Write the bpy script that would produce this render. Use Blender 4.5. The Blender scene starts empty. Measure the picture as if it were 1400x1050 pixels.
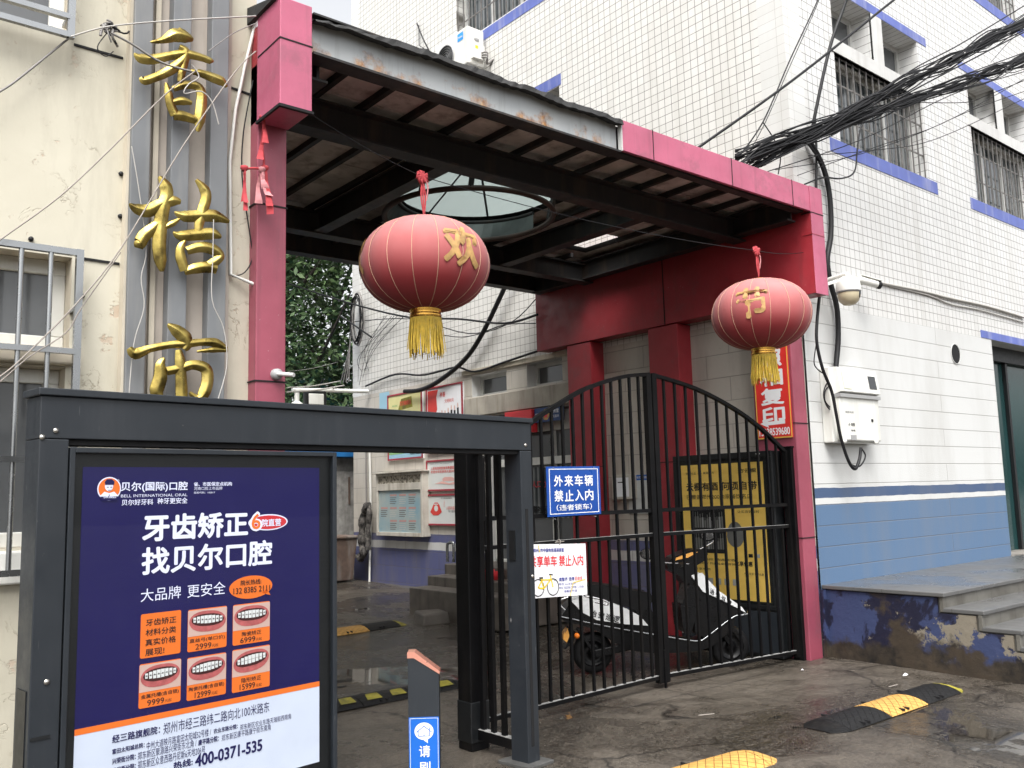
import bpy, bmesh, math, random
from mathutils import Vector, Matrix
random.seed(7)
sc = bpy.context.scene
COL = sc.collection
# ------------------------------------------------------------------ camera
FPX, CH = 1220.24, 1.6
YAW, PIT, ROL = 0.693128, 0.123019, -0.026402
_f = Vector((math.sin(YAW)*math.cos(PIT), math.cos(YAW)*math.cos(PIT), math.sin(PIT)))
_r = Vector((math.cos(YAW), -math.sin(YAW), 0)); _u = _r.cross(_f)
_c, _s = math.cos(ROL), math.sin(ROL)
CR = _c*_r + _s*_u; CU = -_s*_r + _c*_u          # image right, image up... (down = -CU)
CO = Vector((0, 0, CH))
cam = bpy.data.cameras.new('camera'); camo = bpy.data.objects.new('camera', cam); COL.objects.link(camo)
cam.sensor_width = 36; cam.lens = 36*FPX/1400; cam.clip_start = .05; cam.clip_end = 600
M3 = Matrix((CR, CU, -_f)).transposed()
camo.matrix_world = Matrix.Translation(CO) @ M3.to_4x4()
sc.camera = camo
# measuring: a point of the photograph put on a real plane of the place
def ray(x, y): return (CR*(x-700) - CU*(y-525) + _f*FPX)/FPX
def onZ(x, y, z=0): d = ray(x, y); return CO + d*((z-CH)/d.z)
def onY(x, y, Y): d = ray(x, y); return CO + d*(Y/d.y)
def onX(x, y, X): d = ray(x, y); return CO + d*(X/d.x)
def onP(x, y, p, n): d = ray(x, y); return CO + d*(n.dot(p-CO)/n.dot(d))
# ------------------------------------------------------------------ light
SUN_EL, SUN_AZ = math.radians(58), math.radians(222)
w = bpy.data.worlds.new('World'); sc.world = w; w.use_nodes = True
nt = w.node_tree; bg = nt.nodes['Background']
sky = nt.nodes.new('ShaderNodeTexSky'); sky.sky_type = 'NISHITA'; sky.sun_disc = False
sky.sun_elevation = SUN_EL; sky.sun_rotation = SUN_AZ; sky.air_density = 1.0; sky.dust_density = 6.0; sky.ozone_density = 1.0
hs = nt.nodes.new('ShaderNodeHueSaturation'); hs.inputs['Saturation'].default_value = .14
nt.links.new(sky.outputs[0], hs.inputs['Color']); nt.links.new(hs.outputs[0], bg.inputs[0])
bg.inputs[1].default_value = .15
sl = bpy.data.lights.new('sun', 'SUN'); sl.energy = .9; sl.angle = math.radians(35); sl.color = (1, .97, .93)
so = bpy.data.objects.new('sun', sl); COL.objects.link(so); so.location = (-5, -8, 15)
sd = Vector((math.sin(SUN_AZ)*math.cos(SUN_EL), math.cos(SUN_AZ)*math.cos(SUN_EL), math.sin(SUN_EL)))
so.rotation_euler = sd.to_track_quat('Z', 'Y').to_euler()
sc.view_settings.view_transform = 'Standard'; sc.view_settings.look = 'None'
sc.view_settings.gamma = 1; sc.view_settings.exposure = 1.3
sc.render.engine = 'CYCLES'
sc.cycles.max_bounces = 8; sc.cycles.transparent_max_bounces = 16; sc.cycles.caustics_reflective = False; sc.cycles.caustics_refractive = False
sc.cycles.use_denoising = True
# ------------------------------------------------------------------ materials
def S(r, g, b):
    f = lambda v: (v/255/12.92 if v/255 <= .04045 else ((v/255+.055)/1.055)**2.4)
    return (f(r), f(g), f(b))
def c4(c): return tuple(c)+(1,) if len(c) == 3 else tuple(c)
class MT:
    def __init__(s, name, rough=.6, metal=0, spec=.5, color=None):
        s.m = bpy.data.materials.new(name); s.m.use_nodes = True; s.nt = s.m.node_tree
        s.p = s.nt.nodes['Principled BSDF']; s.set('Roughness', rough); s.set('Metallic', metal); s.set('Specular IOR Level', spec)
        if color is not None: s.set('Base Color', color)
        s.obj = None
    def set(s, k, v): s.link(v, s.p.inputs[k])
    def link(s, v, inp):
        if isinstance(v, bpy.types.NodeSocket): s.nt.links.new(v, inp)
        elif isinstance(v, (tuple, list)): inp.default_value = c4(v) if inp.type == 'RGBA' else v
        else: inp.default_value = v
    def n(s, t, ins=None, **pr):
        nd = s.nt.nodes.new(t)
        for k, v in pr.items(): setattr(nd, k, v)
        for k, v in (ins or {}).items(): s.link(v, nd.inputs[k])
        return nd
    def co(s):
        if not s.obj: s.obj = s.n('ShaderNodeTexCoord').outputs['Object']
        return s.obj
    def xyz(s): return s.n('ShaderNodeSeparateXYZ', {0: s.co()}).outputs
    def comb(s, x, y, z=0.0): return s.n('ShaderNodeCombineXYZ', {0: x, 1: y, 2: z}).outputs[0]
    def map(s, scale, vec=None, loc=(0, 0, 0)): return s.n('ShaderNodeMapping', {'Vector': vec or s.co(), 'Scale': scale, 'Location': loc}).outputs[0]
    def noise(s, scale, detail=4, rough=.55, vec=None, dist=0): return s.n('ShaderNodeTexNoise', {'Vector': vec or s.co(), 'Scale': scale, 'Detail': detail, 'Roughness': rough, 'Distortion': dist}).outputs[0]
    def ramp(s, fac, stops, interp='LINEAR'):
        nd = s.n('ShaderNodeValToRGB', {0: fac}); cr = nd.color_ramp; cr.interpolation = interp
        cr.elements.remove(cr.elements[1])
        for i, (p, c) in enumerate(stops):
            if i == 0: e = cr.elements[0]; e.position = p
            else: e = cr.elements.new(p)
            e.color = c4(c) if isinstance(c, (tuple, list)) else (c, c, c, 1)
        return nd.outputs[0]
    def mix(s, fac, a, b, blend='MIX'):
        nd = s.n('ShaderNodeMix', data_type='RGBA', blend_type=blend)
        s.link(fac, nd.inputs[0]); s.link(a, nd.inputs[6]); s.link(b, nd.inputs[7]); return nd.outputs[2]
    def math(s, op, a, b=0.0, c=0.0):
        nd = s.n('ShaderNodeMath', operation=op); s.link(a, nd.inputs[0]); s.link(b, nd.inputs[1]); s.link(c, nd.inputs[2]); return nd.outputs[0]
    def bump(s, h, strength=.3, dist=.01):
        s.set('Normal', s.n('ShaderNodeBump', {'Strength': strength, 'Distance': dist, 'Height': h}).outputs[0])
def paint(name, col, rough=.5, var=.12, scale=3, metal=0, spec=.5, dirt=None, dirtamt=.5, bump=.0):
    t = MT(name, rough, metal, spec)
    a = tuple(max(0, c*(1-var)) for c in col); b = tuple(min(1, c*(1+var)) for c in col)
    c = t.mix(t.ramp(t.noise(scale, 5), [(.3, 0), (.7, 1)]), a, b)
    if dirt:
        st = t.noise(1.0, 5, .6, t.map((7, 7, .8)))
        c = t.mix(t.math('MULTIPLY', t.ramp(st, [(.5, 0), (.72, 1)]), dirtamt), c, dirt)
    t.set('Base Color', c)
    t.set('Roughness', t.math('MULTIPLY_ADD', t.noise(scale*4, 3), .25, rough-.12))
    if bump: t.bump(t.noise(scale*8, 3), bump, .004)
    return t.m
def flat(name, col, rough=.5, metal=0, spec=.4): return paint(name, col, rough, .04, 6, metal, spec)
def emit_like(name, col): return flat(name, col, .35)
M = {}
M['black_iron'] = paint('black_iron', (.0035, .0035, .004), .42, .3, 9, 0, .16, dirt=(.02, .017, .014), dirtamt=.3, bump=.12)
M['iron_dusty'] = paint('iron_dusty', (.22, .22, .215), .6, .3, 20, bump=.3)
M['portal_grey'] = paint('portal_grey', (.0155, .0195, .0245), .42, .07, 4, 0, .45, dirt=(.04, .045, .052), dirtamt=.35, bump=.05)
def portal_mat():
    t = MT('portal_grey', .42, 0, .45)
    c = t.mix(t.noise(3, 5), (.0145, .018, .0225), (.0175, .0215, .027))
    c = t.mix(t.math('MULTIPLY', t.ramp(t.noise(1, 5, .6, t.map((7, 7, .8))), [(.5, 0), (.75, 1)]), .4), c, (.04, .044, .05))
    sc_ = t.math('MULTIPLY', t.ramp(t.noise(1, 2, .4, t.n('ShaderNodeMapping', {'Vector': t.co(), 'Rotation': (.3, .5, .9), 'Scale': (220, 6, 9)}).outputs[0]), [(.735, 0), (.75, 1)]), t.ramp(t.noise(2.2, 3), [(.5, 0), (.6, .8)]))
    c = t.mix(sc_, c, (.18, .18, .18)); c = t.mix(t.ramp(t.noise(75, 3, .7), [(.71, 0), (.74, .7)]), c, (.12, .115, .105))
    t.set('Base Color', c); t.set('Roughness', t.ramp(t.noise(5, 6, .7), [(.3, .28), (.7, .58)])); t.bump(t.noise(4, 3), .06, .01); return t.m
M['portal_grey'] = portal_mat()
M['portal_dark'] = paint('portal_dark', (.004, .005, .006), .45, .15, 6)
M['screw'] = flat('screw', (.5, .48, .44), .3, 1)
M['gap_black'] = flat('gap_black', (.006, .006, .007), .8)
M['steel'] = paint('steel', (.3, .31, .315), .25, .06, 3, .9)
M['gold'] = (lambda t: (t.set('Base Color', t.ramp(t.noise(7, 6, .6), [(.32, (.09, .065, .02)), (.5, (.34, .26, .07)), (.68, (.5, .4, .13))])), t.set('Roughness', t.ramp(t.noise(16, 4), [(.3, .2), (.7, .5)])), t.bump(t.noise(30, 5), .3, .006), t.m)[-1])(MT('gold', .3, .95))
M['white_plastic'] = paint('white_plastic', (.7, .7, .66), .4, .06, 4, dirt=(.36, .34, .28), dirtamt=.35)
M['grey_plastic'] = flat('grey_plastic', (.3, .3, .3), .45)
M['dark_glass'] = flat('dark_glass', (.012, .014, .016), .06, 0, .7)
M['rubber'] = paint('rubber', (.006, .006, .0065), .55, .3, 30, 0, .2, dirt=(.03, .026, .022), dirtamt=.3, bump=.4)
M['cable'] = flat('cable', (.009, .009, .0105), .5, 0, .3)
M['cable_grey'] = flat('cable_grey', (.22, .21, .2), .55)
M['cable_white'] = flat('cable_white', (.4, .385, .36), .5)
M['rope'] = flat('rope', (.3, .27, .24), .8)
M['red_cloth'] = paint('red_cloth', (.42, .05, .06), .9, .2, 20)
M['pink_cloth'] = paint('pink_cloth', (.52, .22, .23), .9, .2, 20)
M['white'] = flat('white_print', (.78, .78, .8), .4)
def tread_mat(name, col, groove):
    t = MT(name, .6, 0, .25); X, Y, Z = t.xyz(); k = 95
    a = t.math('ABSOLUTE', t.math('SINE', t.math('MULTIPLY', t.math('ADD', t.math('MULTIPLY', X, .8), Y), k*.55))); b = t.math('ABSOLUTE', t.math('SINE', t.math('MULTIPLY', t.math('SUBTRACT', t.math('MULTIPLY', X, .8), Y), k*.55)))
    st = t.math('GREATER_THAN', t.noise(9, 1), .5)
    g = t.ramp(t.math('MINIMUM', a, b), [(.06, 1), (.2, 0)])
    c = t.mix(t.noise(14, 5), tuple(v*.75 for v in col), tuple(min(1, v*1.2) for v in col)); c = t.mix(t.math('MULTIPLY', g, .75), c, groove)
    c = t.mix(t.math('MULTIPLY', t.ramp(t.noise(20, 6, .7), [(.5, 0), (.68, 1)]), .45), c, tuple(v*.3+.012 for v in col))
    t.set('Base Color', c); t.bump(t.math('SUBTRACT', t.math('MULTIPLY', t.noise(60, 3), .3), g), .7, .006); return t.m
M['concrete'] = paint('concrete', (.2, .185, .165), .75, .3, 6, dirt=(.07, .06, .05), dirtamt=.7, bump=.4)
def cladding(name, top, rust=False):
    t = MT(name, .42, 0, .5)
    c = t.mix(t.ramp(t.noise(1.6, 6, .6), [(.32, 0), (.7, 1)]), tuple(v*.8 for v in top), tuple(min(1, v*1.15) for v in top))
    st = t.ramp(t.noise(1.0, 6, .65, t.map((10, 10, .6))), [(.55, 0), (.75, 1)])
    c = t.mix(t.math('MULTIPLY', st, .6), c, tuple(v*.4+.02 for v in top))
    c = t.mix(t.ramp(t.noise(2.6, 8, .75), [(.56, 0), (.66, .55)]), c, tuple(v*.5+.03 for v in top))
    c = t.mix(t.math('MULTIPLY', t.ramp(t.noise(40, 5, .7), [(.66, 0), (.72, 1)]), .5), c, (.45, .35, .35))
    t.set('Base Color', c); t.set('Roughness', t.ramp(t.noise(6, 4), [(.3, .3), (.7, .6)])); t.bump(t.math('MULTIPLY_ADD', t.noise(26, 5), .06, t.noise(1.9, 3)), .35, .035)
    return t.m
M['pink'] = cladding('pink_cladding', (.44, .105, .175)); M['pink_pillar'] = cladding('pink_pillar_cladding', (.27, .058, .088))  # pillar pink: more soiled, less faded, and darkened to paint in nearby occlusion
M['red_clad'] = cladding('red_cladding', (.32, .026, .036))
def beam_mat():
    t = MT('grey_beam_paint', .5); X, Y, Z = t.xyz()
    c = t.mix(t.noise(2, 5), S(146, 152, 158), S(178, 180, 178))
    zz = t.math('SUBTRACT', 4.36, Z)
    ru = t.math('MULTIPLY_ADD', t.noise(3.5, 8, .65), 1.0, t.math('MULTIPLY', zz, 1.3))
    c = t.mix(t.ramp(ru, [(.62, 0), (.75, 1)]), c, t.ramp(t.noise(30, 5), [(.35, S(92, 52, 28)), (.6, S(176, 122, 62)), (.75, S(206, 178, 120))]))
    st = t.ramp(t.noise(1, 6, .65, t.map((14, 14, 1.2))), [(.5, 0), (.75, 1)])
    c = t.mix(t.math('MULTIPLY', st, .3), c, (.09, .08, .06))
    t.set('Base Color', c); t.set('Roughness', .6); t.bump(t.noise(25, 5), .3, .004); return t.m
M['beam_paint'] = beam_mat()
M['beam_dark'] = paint('beam_dark', (.013, .0125, .0125), .6, .4, 4, dirt=(.07, .045, .03), dirtamt=.6, bump=.2)
M['roof_felt'] = paint('roof_felt', (.022, .022, .022), .8, .4, 8, bump=.6)
M['soffit'] = paint('soffit', (.6, .56, .53), .8, .3, 3, dirt=(.1, .06, .035), dirtamt=.6, bump=.2)
def tile_mat(name, axis, base, mort, dirty=.25, fine=False):
    t = MT(name, .22, 0, .5); X, Y, Z = t.xyz(); h = X if axis == 'x' else Y
    v = t.comb(h, Z)
    v = t.n('ShaderNodeVectorMath', {0: v, 1: t.n('ShaderNodeVectorMath', {0: t.n('ShaderNodeTexNoise', {'Vector': t.co(), 'Scale': 1.1}).outputs['Color'], 1: (.006, .006, 0)}, operation='MULTIPLY').outputs[0]}, operation='ADD').outputs[0]
    bw = .1
    br = t.n('ShaderNodeTexBrick', {'Vector': v, 'Color1': base, 'Color2': tuple(b*.92 for b in base), 'Mortar': mort, 'Scale': 1.0, 'Mortar Size': .0032, 'Mortar Smooth': .15, 'Bias': 0.0, 'Brick Width': bw, 'Row Height': bw}, offset=0.0, squash=1.0)
    c = br.outputs[0]
    st = t.ramp(t.noise(1, 6, .62, t.map((7, 7, .4))), [(.44, 0), (.78, 1)])
    c = t.mix(t.math('MULTIPLY', st, dirty), c, tuple(b*.55 for b in (base[0], base[1]*.95, base[2]*.85)))
    zf = t.ramp(t.math('DIVIDE', Z, 10), [(.3, 1), (.56, 0)])
    c = t.mix(t.math('MULTIPLY', zf, dirty*.9), c, tuple(b*.62 for b in (base[0], base[1]*.96, base[2]*.9)))
    c = t.mix(t.ramp(t.noise(2.3, 7, .7), [(.66, 0), (.8, .35)]), c, (.25, .22, .18))
    t.set('Base Color', c)
    t.set('Roughness', t.math('MULTIPLY_ADD', br.outputs[1], .5, .28))
    t.bump(t.math('SUBTRACT', 1.0, br.outputs[1]), .5, .004); return t.m
TB = (.70, .70, .69)
M['tile_front'] = tile_mat('white_tile_street', 'x', TB, (.075, .072, .066), .4)
M['tile_side'] = tile_mat('white_tile_side', 'y', (.69, .68, .65), (.085, .078, .066), .28)
M['quoin'] = (lambda t: (lambda br: (t.set('Base Color', t.mix(t.math('MULTIPLY', t.ramp(t.noise(1, 6, .6, t.map((3, 3, .5))), [(.45, 0), (.75, 1)]), .3), br.outputs[0], (.45, .43, .38))), t.bump(t.math('SUBTRACT', 1.0, br.outputs[1]), .4, .004), t.m)[-1])(t.n('ShaderNodeTexBrick', {'Vector': t.comb(t.math('ADD', t.xyz()[0], t.xyz()[1]), t.xyz()[2]), 'Color1': (.68, .675, .66), 'Color2': (.63, .63, .61), 'Mortar': (.35, .34, .32), 'Scale': 1.0, 'Mortar Size': .0018, 'Brick Width': .3, 'Row Height': .1}, offset=.0)))(MT('corner_tile', .3))
def block_mat(name, axis, stops, row, length, grime=.35, gscale=1.0, mort=.45):
    t = MT(name, .55); X, Y, Z = t.xyz(); h = X if axis == 'x' else Y
    zc = t.math('MULTIPLY_ADD', t.noise(4, 3), .02, t.math('SUBTRACT', Z, .01))
    c = t.ramp(t.math('DIVIDE', zc, 5.0), [(a/5.0, b) for a, b in stops], 'CONSTANT')
    br = t.n('ShaderNodeTexBrick', {'Vector': t.comb(h, t.math('SUBTRACT', Z, .02)), 'Scale': 1.0, 'Mortar Size': .006, 'Mortar Smooth': .4, 'Brick Width': length, 'Row Height': row}, offset=.5)
    c = t.mix(t.math('MULTIPLY', br.outputs[1], mort), c, (.12, .11, .1))
    st = t.ramp(t.noise(gscale, 7, .65, t.map((2.2, 2.2, .5))), [(.45, 0), (.72, 1)])
    c = t.mix(t.math('MULTIPLY', st, grime), c, (.22, .2, .16))
    c = t.mix(t.ramp(t.noise(14, 8, .75), [(.62, 0), (.7, .6)]), c, (.28, .25, .2)) if grime > .3 else c
    t.set('Base Color', c)
    t.bump(t.math('MULTIPLY_ADD', t.noise(60, 3), .25, t.math('SUBTRACT', 1.0, br.outputs[1])), .55, .008); return t.m
WB, BL1, BL2 = (.56, .565, .555), (.05, .085, .165), (.085, .148, .25)
M['block_front'] = block_mat('painted_block_street', 'x', [(0, BL2), (1.42, WB), (1.465, BL1), (1.575, WB)], .2, 7.0, .22, mort=.45)
PW, PB = (.52, .485, .43), (.10, .11, .235)
M['block_side'] = block_mat('painted_block_passage', 'y', [(0, (.2, .19, .2)), (.22, PB), (.80, (.6, .6, .59)), (.9, PB), (1.02, PW)], .25, .6, .5)
M['blue_band'] = paint('blue_band', (.10, .135, .4), .5, .15, 5, dirt=(.5, .5, .55), dirtamt=.35)
M['render_white'] = paint('render_white', (.56, .56, .545), .6, .08, 3, dirt=(.3, .28, .25), dirtamt=.3)
M['frame_grey'] = paint('frame_grey', (.52, .52, .5), .4, .1, 6)
M['grille'] = paint('grille_steel', (.2, .19, .18), .45, .3, 14, .6)
def pane_mat():
    t = MT('window_pane', .05, 0, .6); X, Y, Z = t.xyz()
    cu = t.n('ShaderNodeTexWave', {'Vector': t.comb(t.math('ADD', X, Y), t.math('MULTIPLY', Z, .05)), 'Scale': 3.4, 'Distortion': 2.5, 'Detail': 2.0, 'Detail Scale': 1.5}).outputs[1]
    t.set('Base Color', t.ramp(cu, [(.0, (.035, .042, .045)), (.6, (.085, .095, .1)), (1, (.19, .2, .2))])); return t.m
M['pane'] = pane_mat()
M['pane_grey'] = flat('pane_grey', (.1, .105, .11), .12, 0, .6)
def cream_mat():
    t = MT('cream_render', .75)
    c = t.mix(t.ramp(t.noise(.9, 6, .6), [(.3, 0), (.7, 1)]), (.47, .44, .35), (.55, .52, .425))
    st = t.ramp(t.noise(1, 7, .65, t.map((3.2, 3.2, .6))), [(.5, 0), (.78, 1)])
    c = t.mix(t.math('MULTIPLY', st, .6), c, (.27, .24, .185))
    c = t.mix(t.math('MULTIPLY', t.ramp(t.noise(.8, 7, .7, t.map((1, 1, .8), loc=(9, 2, 5))), [(.5, 0), (.7, 1)]), .5), c, (.36, .33, .27))
    crk = t.math('MULTIPLY', t.ramp(t.math('ABSOLUTE', t.math('SUBTRACT', t.noise(3.1, 6, .62, dist=.5), .5)), [(.0, 1), (.006, 0)]), t.ramp(t.noise(2.2, 4), [(.5, 0), (.62, .8)]))
    c = t.mix(crk, c, (.3, .25, .18))
    peel = t.math('MULTIPLY', t.ramp(t.noise(6, 8, .7), [(.62, 0), (.64, 1)]), t.ramp(t.noise(1.2, 2, vec=t.map((1, 1, .6), loc=(3, 1, 2))), [(.45, 0), (.55, 1)]))
    c = t.mix(peel, c, t.mix(t.noise(20, 3), (.42, .3, .2), (.55, .5, .42)))
    t.set('Base Color', c)
    t.bump(t.math('SUBTRACT', t.math('MULTIPLY', t.noise(9, 6, .6), .6), t.math('ADD', peel, crk)), .5, .008); return t.m
M['cream'] = cream_mat()
M['cream_trim'] = paint('cream_trim', (.5, .45, .36), .7, .15, 4, dirt=(.24, .2, .15), dirtamt=.6, bump=.2)
M['cab_trim'] = paint('stained_band', (.36, .33, .28), .75, .2, 3, dirt=(.14, .11, .08), dirtamt=.7, bump=.2)
M['strip_grey'] = paint('strip_grey', (.15, .158, .165), .55, .12, 3, dirt=(.26, .25, .23), dirtamt=.5, bump=.1)
M['strip_beige'] = paint('strip_beige', (.42, .37, .32), .7, .15, 3, dirt=(.2, .16, .12), dirtamt=.6, bump=.15)
def ground_mat():
    t = MT('wet_concrete', .5, 0, .5)
    n1 = t.noise(.5, 8, .66, dist=.8); n2 = t.noise(2.1, 8, .72, dist=.4); n3 = t.noise(48, 6, .85); n4 = t.noise(11, 6, .75); n5 = t.noise(230, 2, .5)
    c = t.mix(t.ramp(n1, [(.40, 0), (.60, 1)]), (.016, .0135, .011), (.088, .074, .058))
    c = t.mix(1.0, c, t.ramp(n2, [(.32, .35), (.5, .95), (.68, 1.0)]), 'MULTIPLY')
    c = t.mix(1.0, c, t.ramp(n4, [(.3, .45), (.52, 1.0)]), 'MULTIPLY')
    c = t.mix(t.ramp(n3, [(.5, 0), (.68, .8)]), c, (.17, .148, .12))
    c = t.mix(t.ramp(n3, [(.32, .75), (.46, 0)]), c, (.008, .007, .006))
    c = t.mix(t.ramp(n5, [(.64, 0), (.7, .9)]), c, (.3, .27, .23))
    cr = t.n('ShaderNodeTexVoronoi', {'Vector': t.n('ShaderNodeVectorMath', {0: t.co(), 1: t.n('ShaderNodeVectorMath', {0: t.n('ShaderNodeTexNoise', {'Vector': t.co(), 'Scale': 1.2, 'Detail': 5.0}).outputs['Color'], 'Scale': .8}, operation='SCALE').outputs[0]}, operation='ADD').outputs[0], 'Scale': .42}, feature='DISTANCE_TO_EDGE').outputs[0]
    c = t.mix(t.ramp(cr, [(0, .9), (.007, 0)]), c, (.006, .005, .004))
    X, Y, Z = t.xyz(); jt = t.n('ShaderNodeTexBrick', {'Vector': t.comb(t.math('ADD', X, 1.1), t.math('ADD', Y, .4)), 'Scale': 1.0, 'Mortar Size': .006, 'Mortar Smooth': .3, 'Brick Width': 3.4, 'Row Height': 2.6}, offset=.0).outputs[1]
    c = t.mix(t.math('MULTIPLY', jt, .75), c, (.006, .005, .004))
    t.set('Base Color', c)
    w0 = t.math('MULTIPLY_ADD', n1, .75, t.math('MULTIPLY', n2, .35))
    wet = t.ramp(w0, [(.44, .035), (.50, .14), (.58, .36), (.70, .64)])
    t.set('Roughness', wet)
    h = t.math('ADD', t.math('MULTIPLY', n3, .9), t.math('MULTIPLY', n4, 1.2))
    t.bump(t.math('MULTIPLY', t.math('SUBTRACT', h, jt), t.ramp(wet, [(.06, .0), (.22, .5), (.45, 1)])), .8, .012); return t.m
M['ground'] = ground_mat()
def glass_mat(name, tint, refl=1.0, rough=.02):
    t = MT(name); nt = t.nt
    tr = t.n('ShaderNodeBsdfTransparent', {0: tint}); gl = t.n('ShaderNodeBsdfGlossy', {0: (1, 1, 1), 1: rough})
    fr = t.n('ShaderNodeFresnel', {0: 1.45}); mx = t.n('ShaderNodeMixShader', {0: t.math('MULTIPLY', fr.outputs[0], refl), 1: tr.outputs[0], 2: gl.outputs[0]})
    nt.links.new(mx.outputs[0], nt.nodes['Material Output'].inputs[0]); return t.m
M['glass'] = glass_mat('clear_glass', (.97, .98, .98), .35)
def skylight_mat():
    t = MT('skylight_sheet'); X, Y, Z = t.xyz()
    rib = t.n('ShaderNodeTexWave', {'Vector': t.co(), 'Scale': 6.0}).outputs[1]
    tl = t.n('ShaderNodeBsdfTranslucent', {0: (.34, .4, .39)}); tr = t.n('ShaderNodeBsdfTransparent', {0: t.mix(rib, (.17, .21, .205), (.24, .28, .275))})
    mx = t.n('ShaderNodeMixShader', {0: .45, 1: tr.outputs[0], 2: tl.outputs[0]})
    t.nt.links.new(mx.outputs[0], t.nt.nodes['Material Output'].inputs[0]); return t.m
M['skylight'] = skylight_mat()
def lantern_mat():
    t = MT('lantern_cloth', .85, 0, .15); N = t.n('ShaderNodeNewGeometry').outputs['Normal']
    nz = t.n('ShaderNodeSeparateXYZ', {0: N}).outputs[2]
    dust_sheen = t.math('MULTIPLY', t.ramp(t.math('MULTIPLY_ADD', nz, .5, .5), [(.2, 0), (.85, .9)]), t.ramp(t.noise(4, 5), [(.2, .6), (.7, 1)]))  # dust plus painted sky sheen, paler where faces point up
    c = t.mix(dust_sheen, t.mix(t.noise(3, 4), (.27, .032, .036), (.33, .045, .05)), (.43, .2, .195))
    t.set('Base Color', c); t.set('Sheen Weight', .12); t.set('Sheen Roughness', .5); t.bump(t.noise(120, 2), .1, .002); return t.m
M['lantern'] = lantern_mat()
M['gold_print'] = paint('gold_print', (.42, .25, .09), .6, .4, 14)
M['gold_thread'] = paint('gold_thread', (.62, .43, .05), .5, .25, 30)
M['gold_foil'] = flat('gold_foil', (.75, .42, .09), .25, 1)
M['rib_line'] = flat('rib_line', (.5, .28, .2), .6)
M['leaf'] = (lambda t: (t.set('Base Color', t.ramp(t.noise(.9, 4), [(.3, (.03, .06, .022)), (.5, (.065, .115, .045)), (.72, (.12, .18, .07))])), t.set('Subsurface Weight', .0), t.m)[-1])(MT('leaf', .5, 0, .3))
M['bark'] = paint('bark', (.05, .04, .032), .85, .4, 8, bump=.8)
# ------------------------------------------------------------------ mesh building
_TXT = {}
def text_geo(s):
    k = s
    if k not in _TXT:
        cu = bpy.data.curves.new('letters', 'FONT'); cu.body = s; cu.resolution_u = 3; cu.fill_mode = 'FRONT'
        o = bpy.data.objects.new('letters', cu); COL.objects.link(o)
        dg = bpy.context.evaluated_depsgraph_get(); dg.update()
        me = bpy.data.meshes.new_from_object(o.evaluated_get(dg))
        vs = [(v.co.x, v.co.y) for v in me.vertices]; fs = [tuple(p.vertices) for p in me.polygons]
        bpy.data.objects.remove(o); bpy.data.curves.remove(cu); bpy.data.meshes.remove(me)
        x0 = min(v[0] for v in vs); x1 = max(v[0] for v in vs); y0 = min(v[1] for v in vs); y1 = max(v[1] for v in vs)
        _TXT[k] = ([((a-x0)/(x1-x0), (b-y0)/(y1-y0)) for a, b in vs], fs, (x1-x0)/(y1-y0))
    return _TXT[k]
def frame_axes(d):
    d = d.normalized(); a = Vector((0, 0, 1)) if abs(d.z) < .95 else Vector((1, 0, 0))
    u = d.cross(a).normalized(); return u, d.cross(u).normalized()
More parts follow.
